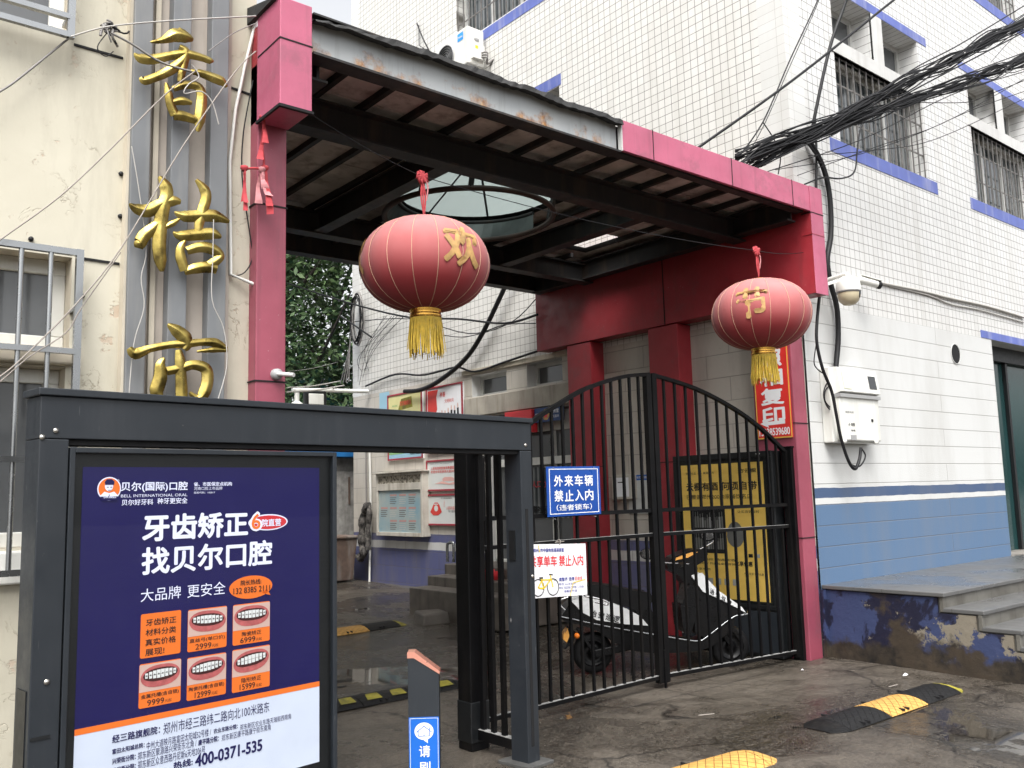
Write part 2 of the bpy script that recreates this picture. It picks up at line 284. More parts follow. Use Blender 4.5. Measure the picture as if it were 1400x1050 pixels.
class MB:
    def __init__(s): s.v = []; s.f = []; s.fm = []; s.ms = []; s.sm = []
    def mi(s, m):
        m = M[m] if isinstance(m, str) else m
        if m not in s.ms: s.ms.append(m)
        return s.ms.index(m)
    def add(s, vs, fs, m, smooth=False):
        b = len(s.v); s.v += [Vector(v) for v in vs]; i = s.mi(m)
        for f in fs: s.f.append(tuple(b+k for k in f)); s.fm.append(i); s.sm.append(smooth)
        return s
    def quad(s, a, b, c, d, m): return s.add([a, b, c, d], [(0, 1, 2, 3)], m)
    def box(s, a, b, m):
        x0, y0, z0 = (min(a[i], b[i]) for i in range(3)); x1, y1, z1 = (max(a[i], b[i]) for i in range(3))
        return s.add([(x0, y0, z0), (x1, y0, z0), (x1, y1, z0), (x0, y1, z0), (x0, y0, z1), (x1, y0, z1), (x1, y1, z1), (x0, y1, z1)],
                     [(3, 2, 1, 0), (4, 5, 6, 7), (0, 1, 5, 4), (1, 2, 6, 5), (2, 3, 7, 6), (3, 0, 4, 7)], m)
    def obox(s, o, U, V, W, m):                      # box from a corner and three edges
        o, U, V, W = Vector(o), Vector(U), Vector(V), Vector(W)
        vs = [o, o+U, o+U+V, o+V, o+W, o+U+W, o+U+V+W, o+V+W]
        fs = [(3, 2, 1, 0), (4, 5, 6, 7), (0, 1, 5, 4), (1, 2, 6, 5), (2, 3, 7, 6), (3, 0, 4, 7)]
        if U.cross(V).dot(W) < 0: fs = [f[::-1] for f in fs]
        return s.add(vs, fs, m)
    def bar(s, a, b, w, h, m, up=(0, 0, 1)):          # rectangular bar between two points
        a, b = Vector(a), Vector(b); d = (b-a).normalized(); up = Vector(up)
        if abs(d.dot(up)) > .95: up = Vector((0, 1, 0))
        x = d.cross(up).normalized(); y = x.cross(d)
        return s.obox(a-x*w/2-y*h/2, b-a, x*w, y*h, m)
    def prism(s, poly, D, m, side=None):              # 3D polygon pushed along D
        D = Vector(D); p = [Vector(q) for q in poly]; n = len(p)
        nrm = Vector((0, 0, 0))
        for i in range(n): nrm += p[i].cross(p[(i+1) % n])
        if nrm.dot(D) > 0: p = p[::-1]
        s.add(p, [tuple(range(n))], m)
        s.add([q+D for q in p], [tuple(range(n))[::-1]], m)
        s.add(p+[q+D for q in p], [((i+1) % n, i, n+i, n+(i+1) % n) for i in range(n)], side or m); return s
    def tube(s, pts, r, m, n=8, smooth=True, cap=True, flatten=None):
        P = [Vector(p) for p in pts]; k = len(P); R = r if isinstance(r, (list, tuple)) else [r]*k
        if len(R) != k: R = [R[min(len(R)-1, round(i*(len(R)-1)/(k-1)))] for i in range(k)]
        vs = []; pu = None
        if flatten is not None and flatten[1] < 0:      # raised brush stroke: ridge in front, flat at the back
            us = [-1, -.96, -.8, -.5, -.2, -.05, .05, .2, .5, .8, .96, 1]; sec = [(u, .62*(1-abs(u)**1.35)) for u in us]+[(1, -.16), (-1, -.16)]; n = len(sec)
        else: sec = None
        for i in range(k):
            d = (P[min(i+1, k-1)]-P[max(i-1, 0)]); d = d.normalized() if d.length > 1e-9 else Vector((0, 0, 1))
            if flatten is not None:
                wv = Vector(flatten).normalized(); u = d.cross(wv).normalized(); v = wv*.75
            else:
                if pu is None: u, v = frame_axes(d)
                else:
                    u = (pu-d*pu.dot(d)); u = u.normalized() if u.length > 1e-6 else frame_axes(d)[0]; v = d.cross(u)
                pu = u
            for j in range(n):
                a = 2*math.pi*j/n; vs.append(P[i]+((u*sec[j][0]+wv*sec[j][1]) if sec else (u*math.cos(a)+v*math.sin(a)))*R[i])
        fs = [(i*n+j, i*n+(j+1) % n, (i+1)*n+(j+1) % n, (i+1)*n+j) for i in range(k-1) for j in range(n)]
        s.add(vs, fs, m, smooth)
        if cap:
            s.add(vs[:n], [tuple(range(n))[::-1]], m, smooth); s.add(vs[-n:], [tuple(range(n))], m, smooth)
        return s
    def lathe(s, o, axis, prof, m, n=24, smooth=True, arc=None):   # prof: (radius, height along axis)
        o, ax = Vector(o), Vector(axis).normalized(); u, v = frame_axes(ax); vs = []
        for r, h in prof:
            for j in range(n):
                a = 2*math.pi*j/n; vs.append(o+ax*h+(u*math.cos(a)+v*math.sin(a))*r)
        fs = [(i*n+j, i*n+(j+1) % n, (i+1)*n+(j+1) % n, (i+1)*n+j) for i in range(len(prof)-1) for j in range(n)]
        return s.add(vs, fs, m, smooth)
    def text(s, t, o, U, V, m, bold=0.0, lift=.0015):  # letters fitted to the parallelogram o, o+U, o+V
        g, fs, _ = text_geo(t); o, U, V = Vector(o), Vector(U), Vector(V); nv = U.cross(V).normalized()
        k = V.length*max(0, bold)*1.1; uu, vv = U.normalized()*k, V.normalized()*k
        for i, (dx, dy) in enumerate(((0, 0), (1, 0), (-1, 0), (0, 1), (0, -1), (.7, .7), (-.7, -.7), (.7, -.7), (-.7, .7)) if bold > .004 else ((0, 0),)):
            s.add([o+U*a+V*b+uu*dx+vv*dy+nv*(lift+.00006*i) for a, b in g], fs, m)
        return s
    def poly(s, pts, m, lift=None):
        p = [Vector(q)+(Vector(lift) if lift is not None else Vector()) for q in pts]
        return s.add(p, [tuple(range(len(p)))], m)
    def build(s, name, parent=None, bevel=0, seg=2, subsurf=0):
        me = bpy.data.meshes.new(name); me.from_pydata([tuple(v) for v in s.v], [], s.f); me.update()
        for m in s.ms: me.materials.append(m)
        me.polygons.foreach_set('material_index', s.fm); me.polygons.foreach_set('use_smooth', s.sm)
        o = bpy.data.objects.new(name, me); COL.objects.link(o)
        if parent is not None:
            o.parent = parent
            if parent.type == 'EMPTY': o.location = -parent.location
        if bevel:
            b = o.modifiers.new('bevel', 'BEVEL'); b.width = bevel; b.segments = seg; b.limit_method = 'ANGLE'; b.angle_limit = .6
        return o
def tag(o, label, cat, group=None, kind=None):
    if label: o['label'] = label
    if cat: o['category'] = cat
    if group: o['group'] = group
    if kind: o['kind'] = kind
    return o
def thing(name, label, cat, loc=(0, 0, 0), group=None):
    o = bpy.data.objects.new(name, None); COL.objects.link(o); o.location = loc; o.empty_display_size = .2
    return tag(o, label, cat, group)
def catenary(a, b, sag, n=12):
    a, b = Vector(a), Vector(b); return [a.lerp(b, i/n)+Vector((0, 0, -sag*4*(i/n)*(1-i/n))) for i in range(n+1)]
def smooth_path(pts, n=6):
    P = [Vector(p) for p in pts]; out = []
    for i in range(len(P)-1):
        p0, p1, p2, p3 = P[max(i-1, 0)], P[i], P[i+1], P[min(i+2, len(P)-1)]
        for k in range(n):
            t = k/n; out.append(.5*((2*p1)+(p2-p0)*t+(2*p0-5*p1+4*p2-p3)*t*t+(3*p1-p0-3*p2+p3)*t**3))
    out.append(P[-1]); return out
def wall_holes(mb, mp, u0, u1, z0, z1, holes, m, depth_dir, jamb=None):
    """wall sheet u0..u1 x z0..z1 with rectangular holes (ua,ub,za,zb,depth); mp(u,z) gives the point"""
    us = sorted({u0, u1, *[v for h in holes for v in h[:2] if u0 < v < u1]}); zs = sorted({z0, z1, *[v for h in holes for v in h[2:4] if z0 < v < z1]})
    dd = Vector(depth_dir)
    for i in range(len(us)-1):
        for j in range(len(zs)-1):
            uc, zc = (us[i]+us[i+1])/2, (zs[j]+zs[j+1])/2
            if any(h[0] < uc < h[1] and h[2] < zc < h[3] for h in holes): continue
            q = [mp(us[i], zs[j]), mp(us[i+1], zs[j]), mp(us[i+1], zs[j+1]), mp(us[i], zs[j+1])]
            nrm = (Vector(q[1])-Vector(q[0])).cross(Vector(q[3])-Vector(q[0]))
            mb.quad(*(q if nrm.dot(dd) < 0 else q[::-1]), m)
    for ua, ub, za, zb, dp in holes:
        D = dd*dp; A, B, C, E = (Vector(mp(ua, za)), Vector(mp(ub, za)), Vector(mp(ub, zb)), Vector(mp(ua, zb)))
        for p, q in ((A, B), (B, C), (C, E), (E, A)):
            n2 = (q-p).cross(D); cen = (A+C)/2-(p+q)/2
            mb.quad(*((p, q, q+D, p+D) if n2.dot(cen) > 0 else (p+D, q+D, q, p)), jamb or m)
def gz(y): return 0.0 if y < 6.5 else min(.27, (y-6.5)*.037)
# ================================================================== SETTING: ground
g = MB(); xs = [-60, -20, -8, -3]+[i*.5 for i in range(-4, 30)]+[16, 20, 30, 60, 120]; ys = [-60, -20, -5]+[i*.5 for i in range(-6, 40)]+[22, 26, 40, 80, 160]
vv = []; ff = []
for j, y in enumerate(ys):
    for i, x in enumerate(xs):
        vv.append((x, y, gz(y)+(.012*math.sin(x*1.7+y*.9)*math.cos(y*1.3-x*.4) if -3 < x < 14 and 0 < y < 16 else 0)))
nx = len(xs)
for j in range(len(ys)-1):
    for i in range(nx-1): ff.append((j*nx+i, j*nx+i+1, (j+1)*nx+i+1, (j+1)*nx+i))
g.add(vv, ff, 'ground', True)
tag(g.build('ground'), 'wet stained grey brown concrete ground in front of and through the gateway', 'ground', kind='structure')

# ================================================================== RIGHT BUILDING (white tiles)
BX, BY, BX2, BY2, BH = 7.72, 4.8, 30.0, 13.62, 13.2
rb = thing('tiled_building', 'white tiled building with blue window bands at the right of the red gateway', 'building', (BX, BY, 0))
cols = [(8.68, 10.67), (12.03, 14.02), (15.4, 17.4), (18.8, 20.8), (22.2, 24.2)]
fl = [5.28, 8.41, 11.54]
fh = []
for zb in fl:
    for a, b in cols:
        fh.append((a, b, zb, zb+1.02, .22))
        if zb+1.77 < BH: fh += [(a, a+.87, zb+1.18, zb+1.77, .26), (a+1.11, b, zb+1.18, zb+1.77, .26)]
DOOR = (12.05, 15.2, .67, 3.42, .35)
mp = lambda u, z: (u, BY, z)
tw = MB(); wall_holes(tw, mp, BX+.3, BX2, 3.42, BH, fh, 'tile_front', (0, 1, 0), 'tile_front'); tw.build('wall', rb)
lw = MB(); wall_holes(lw, mp, BX, BX2, -.3, 3.42, [DOOR], 'block_front', (0, 1, 0), 'render_white')
hole_c = onY(1306, 484, BY)
lw.build('wall', rb)
mp2 = lambda u, z: (BX, u, z)
# side face: tiled above, painted block below; low windows and a doorway beyond the gateway
sh = [(8.36, 10.4, 8.42, 9.6, .22), (8.16, 10.2, 6.40, 6.93, .25), (8.28, 8.98, 3.01, 3.325, .2), (9.41, 10.2, 3.0, 3.31, .2), (8.36, 10.4, 11.5, 12.6, .22)]
sw = MB(); wall_holes(sw, mp2, BY+.3, BY2-.25, 3.34, BH, [h for h in sh if h[2] > 3.4], 'tile_side', (1, 0, 0), 'tile_side'); sw.build('wall', rb)
sd_hole = (8.05, 9.9, .62, 2.7, .3)
sl_ = MB(); wall_holes(sl_, mp2, BY+.02, BY2, -.3, 3.34, [h for h in sh if h[2] < 3.4]+[sd_hole], 'block_side', (1, 0, 0), 'render_white'); sl_.build('wall', rb)
q = MB()
q.box((BX-.004, BY-.004, 3.42), (BX+.3, BY+.3, BH), 'quoin'); q.build('corner_tiles', rb)
q = MB(); q.box((BX-.004, BY2-.25, 3.34), (BX+.3, BY2+.004, BH), 'quoin'); q.build('corner_tiles', rb)
q = MB(); q.box((BX+.3, BY+.4, BH-.4), (BX2-.1, BY2-.05, BH+.1), 'render_white'); q.quad((BX+.31, BY2, 0), (BX2, BY2, 0), (BX2, BY2, BH), (BX+.31, BY2, BH), 'render_white'); q.quad((BX2, BY, 0), (BX2, BY2, 0), (BX2, BY2, BH), (BX2, BY, BH), 'render_white'); q.build('roof', rb)
def win_unit(o, U, V, D, wd, ht, n, parent, grille=True, bars=14, light=False):
    """frame with n lights, panes and a steel grille; o lower corner on wall face, U along, V up, D into the wall (unit vectors)"""
    o, U, V, D = Vector(o), Vector(U), Vector(V), Vector(D)
    fr = MB(); back = D*.16; t = .05
    for a, b in ((0, wd),):
        fr.obox(o+back, U*wd, V*t, D*.05, 'frame_grey'); fr.obox(o+back+V*(ht-t), U*wd, V*t, D*.05, 'frame_grey')
    for k in range(n+1):
        x = k*(wd-t)/n; fr.obox(o+back+U*x+V*t, U*t, V*(ht-2*t), D*.05, 'frame_grey')
    f = fr.build('window', parent)
    pn = MB(); pn.quad(o+back+D*.03+U*t*.5+V*.01, o+back+D*.03+U*(wd-t*.5)+V*.01, o+back+D*.03+U*(wd-t*.5)+V*(ht-.01), o+back+D*.03+U*t*.5+V*(ht-.01), 'pane' if not light else 'pane_grey')
    pn.build('pane', f)
    if grille:
        gr = MB(); gp = D*.03
        for k in range(bars+1):
            p = o+gp+U*(wd*k/bars); gr.bar(p, p+V*ht, .014, .014, 'grille', D)
        for v in (.01, .3*ht, .68*ht, ht-.01): gr.bar(o+gp+D*.012+V*v, o+gp+D*.012+U*wd+V*v, .018, .01, 'grille', D)
        gr.build('grille', f)
    return f
for zb in fl:
    for i, (a, b) in enumerate(cols):
        if zb > 9 and i > 2: continue
        win_unit((a, BY, zb), (1, 0, 0), (0, 0, 1), (0, 1, 0), b-a, 1.02, 3, rb)
        if zb+1.77 < BH:
            win_unit((a, BY+.08, zb+1.18), (1, 0, 0), (0, 0, 1), (0, 1, 0), .87, .59, 1, rb, False, light=True)
            win_unit((a+1.11, BY+.08, zb+1.18), (1, 0, 0), (0, 0, 1), (0, 1, 0), b-a-1.11, .59, 1, rb, False, light=True)
            l = MB(); l.box((a-.08, BY-.012, zb+1.02), (b+.08, BY+.1, zb+1.18), 'render_white'); l.box((a+.87, BY-.006, zb+1.18), (a+1.11, BY+.02, zb+1.77), 'render_white'); l.build('lintel', rb)
            l = MB(); l.box((a-.22, BY-.006, zb+1.775), (b+.24, BY+.05, zb+1.885), 'blue_band'); l.build('blue_band', rb)
        l = MB(); l.box((a-.22, BY-.006, zb-.155), (b+.22, BY+.1, zb-.003), 'blue_band'); l.build('blue_band', rb)
l = MB(); l.box((11.75, BY-.006, 3.424), (15.5, BY+.1, 3.52), 'blue_band'); l.build('blue_band', rb)
# shop doorway
d = MB(); d.quad((12.06, BY+.3, .68), (15.19, BY+.3, .68), (15.19, BY+.3, 3.41), (12.06, BY+.3, 3.41), (lambda: M.setdefault('shop_glass', flat('shop_glass', (.014, .045, .045), .12, 0, .6)))())
dd = d.build('shop_door', rb)
d = MB()
for x in (12.05, 13.05, 14.05, 15.13): d.box((x, BY+.25, .67), (x+.06, BY+.295, 3.42), 'portal_dark')
d.box((12.05, BY+.22, 3.22), (15.2, BY+.292, 3.42), 'portal_dark'); d.build('door_frame', dd)
m9 = MB(); m9.box((12.03, BY-.012, .6), (15.22, BY+.34, .682), 'concrete'); m9.build('threshold', rb, .004)
# round flue hole sleeve
h = MB(); h.lathe(hole_c+Vector((0, -.004, 0)), (0, -1, 0), [(.118, 0), (.118, .006), (.126, .006), (.128, 0)], 'render_white', 24)
h.lathe(hole_c+Vector((0, -.003, 0)), (0, -1, 0), [(.0001, 0), (.118, 0)], 'gap_black', 24); h.build('flue_hole', rb)
# side face bands and windows
for z0, z1, y0, y1 in ((8.245, 8.40, 8.3, 10.5), (6.94, 7.09, 8.12, 10.42), (11.33, 11.48, 8.3, 10.5)):
    l = MB(); l.box((BX-.006, y0, z0), (BX+.1, y1, z1), 'blue_band'); l.build('blue_band', rb)
win_unit((BX, 8.36, 8.42), (0, 1, 0), (0, 0, 1), (1, 0, 0), 2.04, 1.18, 3, rb)
win_unit((BX, 8.16, 6.4), (0, 1, 0), (0, 0, 1), (1, 0, 0), 2.04, .53, 2, rb, False)
win_unit((BX, 8.28, 3.01), (0, 1, 0), (0, 0, 1), (1, 0, 0), .7, .315, 1, rb, False, light=True)
win_unit((BX, 9.41, 3.0), (0, 1, 0), (0, 0, 1), (1, 0, 0), .79, .31, 1, rb, False, light=True)
l = MB(); l.box((BX-.05, 8.0, 2.72), (BX+.05, 10.34, 2.985), 'cab_trim'); l.build('lintel', rb, .008)
l = MB(); l.box((BX-.03, 8.0, 3.335), (BX+.02, 10.4, 3.4), 'cream_trim'); l.build('ledge', rb)
# doorway beyond the gateway: white frame, glass above a dark kick panel
df = MB()
for y in (8.07, 8.62, 9.2, 9.82): df.box((BX+.12, y, .64), (BX+.2, y+.07, 2.66), 'white_plastic')
df.box((BX+.12, 8.07, 1.98), (BX+.2, 9.88, 2.08), 'white_plastic'); df.box((BX+.12, 8.07, 2.42), (BX+.2, 9.88, 2.67), 'white_plastic'); df.box((BX+.12, 8.07, .64), (BX+.2, 9.88, .72), 'white_plastic')
dp = df.build('entrance_door', rb, .004)
df = MB(); df.quad((BX+.17, 8.1, .7), (BX+.17, 9.85, .7), (BX+.17, 9.85, 2.5), (BX+.17, 8.1, 2.5), 'pane_grey'); df.build('pane', dp)
df = MB()
for y in (8.2, 8.75): df.box((BX+.155, y, 1.28), (BX+.165, y+.4, 1.95), 'pane'); df.text('人口办', (BX+.15, y+.36, 1.68), (0, -.3, 0), (0, 0, .09), 'red_cloth', .02); df.text('警社区', (BX+.15, y+.36, 1.34), (0, -.3, 0), (0, 0, .1), 'gap_black', .02)
df.build('door_notice', dp)

# ================================================================== LEFT BUILDING (cream render)
LY, LX2 = 4.92, 2.13
lb = thing('cream_building', 'old cream rendered building with barred windows at the left of the gateway', 'building', (0, LY, 0))
P = lambda x, y, Y=LY: onY(x, y, Y)
wA = P(90, 372); wAb = P(86, 456); wB = P(80, 520); wBb = P(72, 745)
hA = (-2.4, P(97, 400).x, P(88, 476).z, P(97, 352).z, .2)
hB = (-2.4, P(86, 600).x, P(60, 748).z, P(86, 502).z, .2)
hC = (-2.4, P(96, 20).x, P(92, 50).z, P(96, -250).z, .2)
c = MB(); wall_holes(c, lambda u, z: (u, LY, z), -14, LX2, 0, 9.5, [hA, hB, hC], 'cream', (0, 1, 0), 'cream_trim')
c.quad((LX2, LY, 0), (LX2, 14, 0), (LX2, 14, 9.5), (LX2, LY, 9.5), 'cream'); c.quad((-14, LY, 9.5), (LX2, LY, 9.5), (LX2, 14, 9.5), (-14, 14, 9.5), 'concrete'); c.build('wall', lb)
for (a, b, z0, z1, _), n in ((hA, 3), (hB, 3), (hC, 3)):
    f = MB(); t = .075; y = LY+.12
    f.box((a, y, z0), (b, y+.06, z0+t), 'white_plastic'); f.box((a, y, z1-t), (b, y+.06, z1), 'white_plastic')
    for k in range(n+1): x = a+k*(b-a-t)/n; f.box((x, y, z0+t), (x+t, y+.06, z1-t), 'white_plastic')
    wv = f.build('window', lb, .006)
    f = MB(); f.quad((a, y+.03, z0), (b, y+.03, z0), (b, y+.03, z1), (a, y+.03, z1), 'pane_grey'); f.build('pane', wv)
# mouldings round the windows, sill
f = MB(); f.box((-2.4, LY-.03, hB[2]-.17), (hB[1]+.03, LY+.01, hB[2]-.01), 'white_plastic'); f.build('sill', lb, .01)
f = MB(); f.box((-2.4, LY-.05, hA[2]-.09), (hA[1]+.02, LY+.05, hA[2]-.003), 'cream_trim'); f.build('sill', lb, .01)
def lgrille(x1, z0, z1, mids, nm, xs):
    g = MB(); y = LY-.1
    g.box((-2.6, y-.015, z1-.018), (x1, y+.015, z1+.014), 'steel'); g.box((x1-.008, y-.016, z0), (x1+.026, y+.016, z1+.016), 'steel'); g.box((-2.6, y-.014, z0), (x1, y+.014, z0+.03), 'steel')
    for m_ in mids: g.box((-2.6, y-.02, m_-.014), (x1, y+.014, m_+.014), 'steel')
    for x in xs: g.tube([(x, y, z0), (x, y, z1)], .0125, 'steel', 10)
    for z in (z0+.1, z1-.3): g.box((x1-.01, y, z), (x1+.02, LY+.01, z+.02), 'steel')
    return g.build(nm, lb)
GY = LY-.1
xb = onY(66, 450, GY).x; xa = onY(25, 450, GY).x; dx = xb-xa
lgrille(onY(103, 450, GY).x, onY(60, 785, GY).z, onY(60, 339, GY).z, [onY(60, 478, GY).z, onY(30, 628, GY).z], 'security_grille', [xb-k*dx for k in range(16)])
lgrille(onY(95, 20, GY).x, onY(70, 45, GY).z, 7.3, [onY(40, 8, GY).z], 'security_grille', [xb+.05-k*dx*3 for k in range(1, 6)])
# hairline joints in the render
for (x0, y0, x1, y1) in ((101, 61, 168, 80), (310, 118, 349, 132), (110, 353, 163, 361)):
    a, b = P(x0, y0), P(x1, y1); f = MB(); f.bar(a+Vector((0, -.001, 0)), b+Vector((0, -.001, 0)), .012, .012, 'gap_black', (0, 1, 0)); f.build('joint', lb)
# vertical recess with three grey strips behind the gold characters
zt, zb_ = 9.4, 1.2
f = MB(); f.box((P(170, 300).x, LY-.02, zb_), (P(312, 300).x, LY+.01, zt), 'strip_beige'); f.build('sign_backing', lb)
f = MB(); f.box((P(166, 300).x, LY-.07, zb_), (P(170.5, 300).x, LY+.01, zt), 'cream_trim'); f.build('backing_edge', lb)
for x0, x1 in ((177, 203), (232, 257), (286, 310)):
    f = MB(); f.box((P(x0, 300, LY-.1).x, LY-.1, zb_), (P(x1, 300, LY-.1).x, LY-.015, zt), 'strip_grey'); f.build('sign_strip', lb, .004)
f = MB(); f.box((P(203, 300).x, LY-.05, zb_), (P(205, 300).x+.02, LY-.015, zt), 'cream_trim'); f.box((P(281, 300).x, LY-.05, zb_), (P(285, 300).x, LY-.015, zt), 'cream_trim'); f.box((P(226, 300).x, LY-.05, zb_), (P(230, 300).x, LY-.015, zt), 'cream_trim'); f.build('strip_edge', lb)
# small bolts
for x, y in ((42, 327), (112, 405), (165, 238), (164, 296)): f = MB(); f.lathe(P(x, y), (0, -1, 0), [(.008, 0), (.013, .003), (.012, .012), (.0, .014)], 'cable', 10); f.build('anchor_bolt', lb)

# gold brush-written characters
def strokes(name, label, st, dy=0):
    Yc = LY-.17; mb = MB(); sc1 = (onY(300, 200, Yc)-onY(200, 200, Yc)).x/100/2.9167
    for s in st:
        pts = [onY(x/2.9167, (y+dy)/2.9167, Yc) for x, y, _ in s]
        # resample with smooth widths
        P2 = smooth_path(pts, 5); W = [p[2] for p in s]; R = []
        for i in range(len(P2)):
            q_ = i/5; k = min(int(q_), len(W)-2); R.append(max(.004, (W[k]+(W[k+1]-W[k])*(q_-k))*sc1*1.2))
        mb.tube(P2, R, 'gold', 14, True, True, flatten=(0, -1, 0))
    return tag(mb.build(name), label, 'character sign', 'gold characters on the cream wall')
strokes('gold_character', 'topmost gold relief character 香 mounted on the grey strips of the cream wall', [
 [(600,168,3),(650,160,11),(700,140,24),(740,146,22),(770,158,7)], [(712,112,5),(730,130,14),(752,150,14)],
 [(535,212,3),(560,232,17),(610,236,17),(680,222,14),(740,215,16),(800,228,14),(840,243,12),(848,250,4)],
 [(715,185,9),(740,205,17),(735,240,16),(725,290,13),(720,328,11)],
 [(745,215,15),(720,250,18),(670,285,16),(620,308,14),(575,322,14),(562,308,6)],
 [(760,285,7),(800,292,14),(850,310,18),(885,325,18),(904,348,5)],
 [(662,330,4),(672,370,14),(682,420,16),(700,460,18)],
 [(690,355,9),(740,338,14),(790,345,16),(805,380,18),(802,430,19),(795,480,19),(788,525,5)],
 [(690,408,10),(730,402,15),(765,410,7)], [(690,460,16),(730,462,18),(785,480,14)]])
strokes('gold_character', 'middle gold relief character 桔 mounted on the grey strips of the cream wall', [
 [(635,703,5),(660,740,22),(665,780,21),(650,830,22),(640,900,22),(635,980,22),(640,1040,20),(646,1083,6)],
 [(515,812,3),(545,832,18),(590,840,22),(640,815,18),(690,800,18),(720,805,8)],
 [(640,880,10),(610,910,18),(575,940,20),(555,972,20),(548,955,6)], [(660,905,8),(690,890,10),(717,872,3)],
 [(782,716,6),(815,755,19),(822,790,18),(808,840,18),(795,890,16),(792,930,13)],
 [(695,845,3),(735,862,19),(800,860,20),(860,862,22),(914,884,6)], [(690,925,3),(720,940,17),(790,935,20),(850,932,20),(882,947,5)],
 [(738,958,5),(720,990,14),(722,1030,18),(738,1080,16)], [(745,1000,13),(800,985,18),(850,995,20),(880,1020,14),(855,1045,16),(835,1060,17)],
 [(735,1085,10),(780,1070,18),(830,1065,20),(864,1072,15)], [(855,1075,9),(858,1092,3)]])
strokes('gold_character', 'lowest gold relief character 市 on the cream wall just above the grey portal', [
 [(668,418,4),(700,440,20),(735,470,25),(745,500,18),(735,520,8)], [(515,512,9),(540,535,19),(600,515,12),(680,500,12),(740,497,14),(800,490,12),(860,492,16),(905,517,8)],
 [(908,522,6),(850,520,10),(785,527,3)], [(712,520,10),(718,560,17),(722,620,18),(725,720,20),(725,900,16)],
 [(655,553,4),(640,580,16),(640,630,22),(625,680,22),(630,715,16),(620,760,8)], [(665,605,14),(720,595,14),(770,580,16),(820,595,20),(828,640,20),(815,690,20),(790,715,14),(755,690,5)]], 875)
# ================================================================== GATEWAY CANOPY
CF, CB_, CX0, CX1 = 4.5, 8.5, 2.09, 7.7
cn = thing('entrance_canopy', 'red panelled entrance canopy on pillars between the cream and the tiled building', 'canopy', (CX0, 4.82, 0))
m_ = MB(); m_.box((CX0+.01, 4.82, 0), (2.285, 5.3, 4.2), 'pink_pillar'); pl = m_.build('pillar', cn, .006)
j = MB()
for z in (.95, 2.28, 3.33): j.box((CX0+.004, 4.815, z), (2.291, 5.0, z+.008), 'gap_black')
j.build('joint', pl)
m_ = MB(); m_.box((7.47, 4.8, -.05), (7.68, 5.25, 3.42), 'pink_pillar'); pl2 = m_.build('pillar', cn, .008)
j = MB()
for z in (1.12, 2.2): j.box((7.464, 4.794, z), (7.686, 5.2, z+.008), 'gap_black')
j.build('joint', pl2)
# boxed end of the fascia over the left pillar
m_ = MB(); m_.box((CX0, CF, 3.82), (2.29, 4.815, 4.47), 'pink'); bxo = m_.build('fascia', cn, .005)
j = MB(); j.box((CX0-.003, CF-.003, 4.215), (2.293, 4.8, 4.223), 'gap_black'); j.box((CX0-.006, CF-.012, 3.806), (2.296, CF+.012, 3.822), 'gap_black'); j.box((CX0-.008, CF, 3.806), (CX0+.006, 4.81, 3.822), 'gap_black'); j.build('joint', bxo)
m_ = MB(); m_.box((CX0+.01, 4.81, 3.83), (2.285, CB_, 4.44), 'red_clad'); m_.build('side_beam', cn, .006)
m_ = MB(); m_.prism([(CX0-.02, CF+.02, 4.471), (CX0-.02, CB_, 4.471), (CX0-.02, CB_, 4.62), (CX0-.02, CF+.5, 4.6)], (.03, 0, 0), 'roof_felt'); m_.build('flashing', cn)
# pink fascia still in place on the right part
m_ = MB(); m_.box((4.905, CF, 4.205), (7.49, CF+.03, 4.452), 'pink'); fz = m_.build('fascia', cn, .004)
j = MB()
for x in (5.26, 6.28, 7.2): j.box((x, CF-.003, 4.203), (x+.008, CF+.01, 4.455), 'gap_black')
j.box((4.895, CF-.004, 4.2), (4.907, CF+.035, 4.46), 'frame_grey'); j.build('joint', fz)
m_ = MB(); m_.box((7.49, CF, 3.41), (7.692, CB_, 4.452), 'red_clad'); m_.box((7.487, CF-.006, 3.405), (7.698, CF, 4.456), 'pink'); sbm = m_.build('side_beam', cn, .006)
j = MB(); j.box((7.483, CF-.009, 4.19), (7.7, CF+.1, 4.198), 'gap_black'); j.box((7.484, CF-.009, 3.98), (7.7, CF+.1, 3.984), 'red_clad')
for y in (6.35,): j.box((7.486, y, 3.41), (7.5, y+.012, 4.3), 'gap_black')
j.build('joint', sbm)
# bare steel I beam where the cladding is gone
m_ = MB(); m_.box((2.3, CF+.05, 4.2), (4.89, CF+.065, 4.43), 'beam_paint'); m_.box((2.3, CF+.0, 4.185), (4.89, CF+.13, 4.2), 'beam_dark'); m_.box((2.3, CF+.0, 4.43), (4.89, CF+.13, 4.442), 'beam_dark')  # dark bottom flange: the shadow there is painted in through the material
m_.build('front_beam', cn)
m_ = MB(); m_.box((4.9, CF+.05, 4.2), (7.45, CF+.13, 4.4), 'beam_dark'); m_.build('front_beam', cn)
# ragged roof felt edge over the beam
rf = MB(); n = 60; random.seed(3); top = []; lo = []
for i in range(n+1):
    x = 2.3+(4.9-2.3)*i/n; k = random.uniform(-.006, .008)
    top.append((x, CF-.02+random.uniform(-.01, .01), 4.44-.05*max(0, 1-i/14)+.004*math.sin(i*.5)+k*.6)); lo.append((x, CF-.03, 4.395-.02*max(0, 1-i/14)+k+.006*math.sin(i*.37)))
for i in range(n):
    rf.quad(lo[i], lo[i+1], top[i+1], top[i], 'roof_felt'); rf.quad(top[i], top[i+1], (top[i+1][0], CF+.4, 4.49), (top[i][0], CF+.4, 4.49), 'roof_felt')
    rf.quad(lo[i+1], lo[i], (lo[i][0], CF+.05, lo[i][2]+.02), (lo[i+1][0], CF+.05, lo[i+1][2]+.02), 'roof_felt')
rf.build('felt_edge', cn)
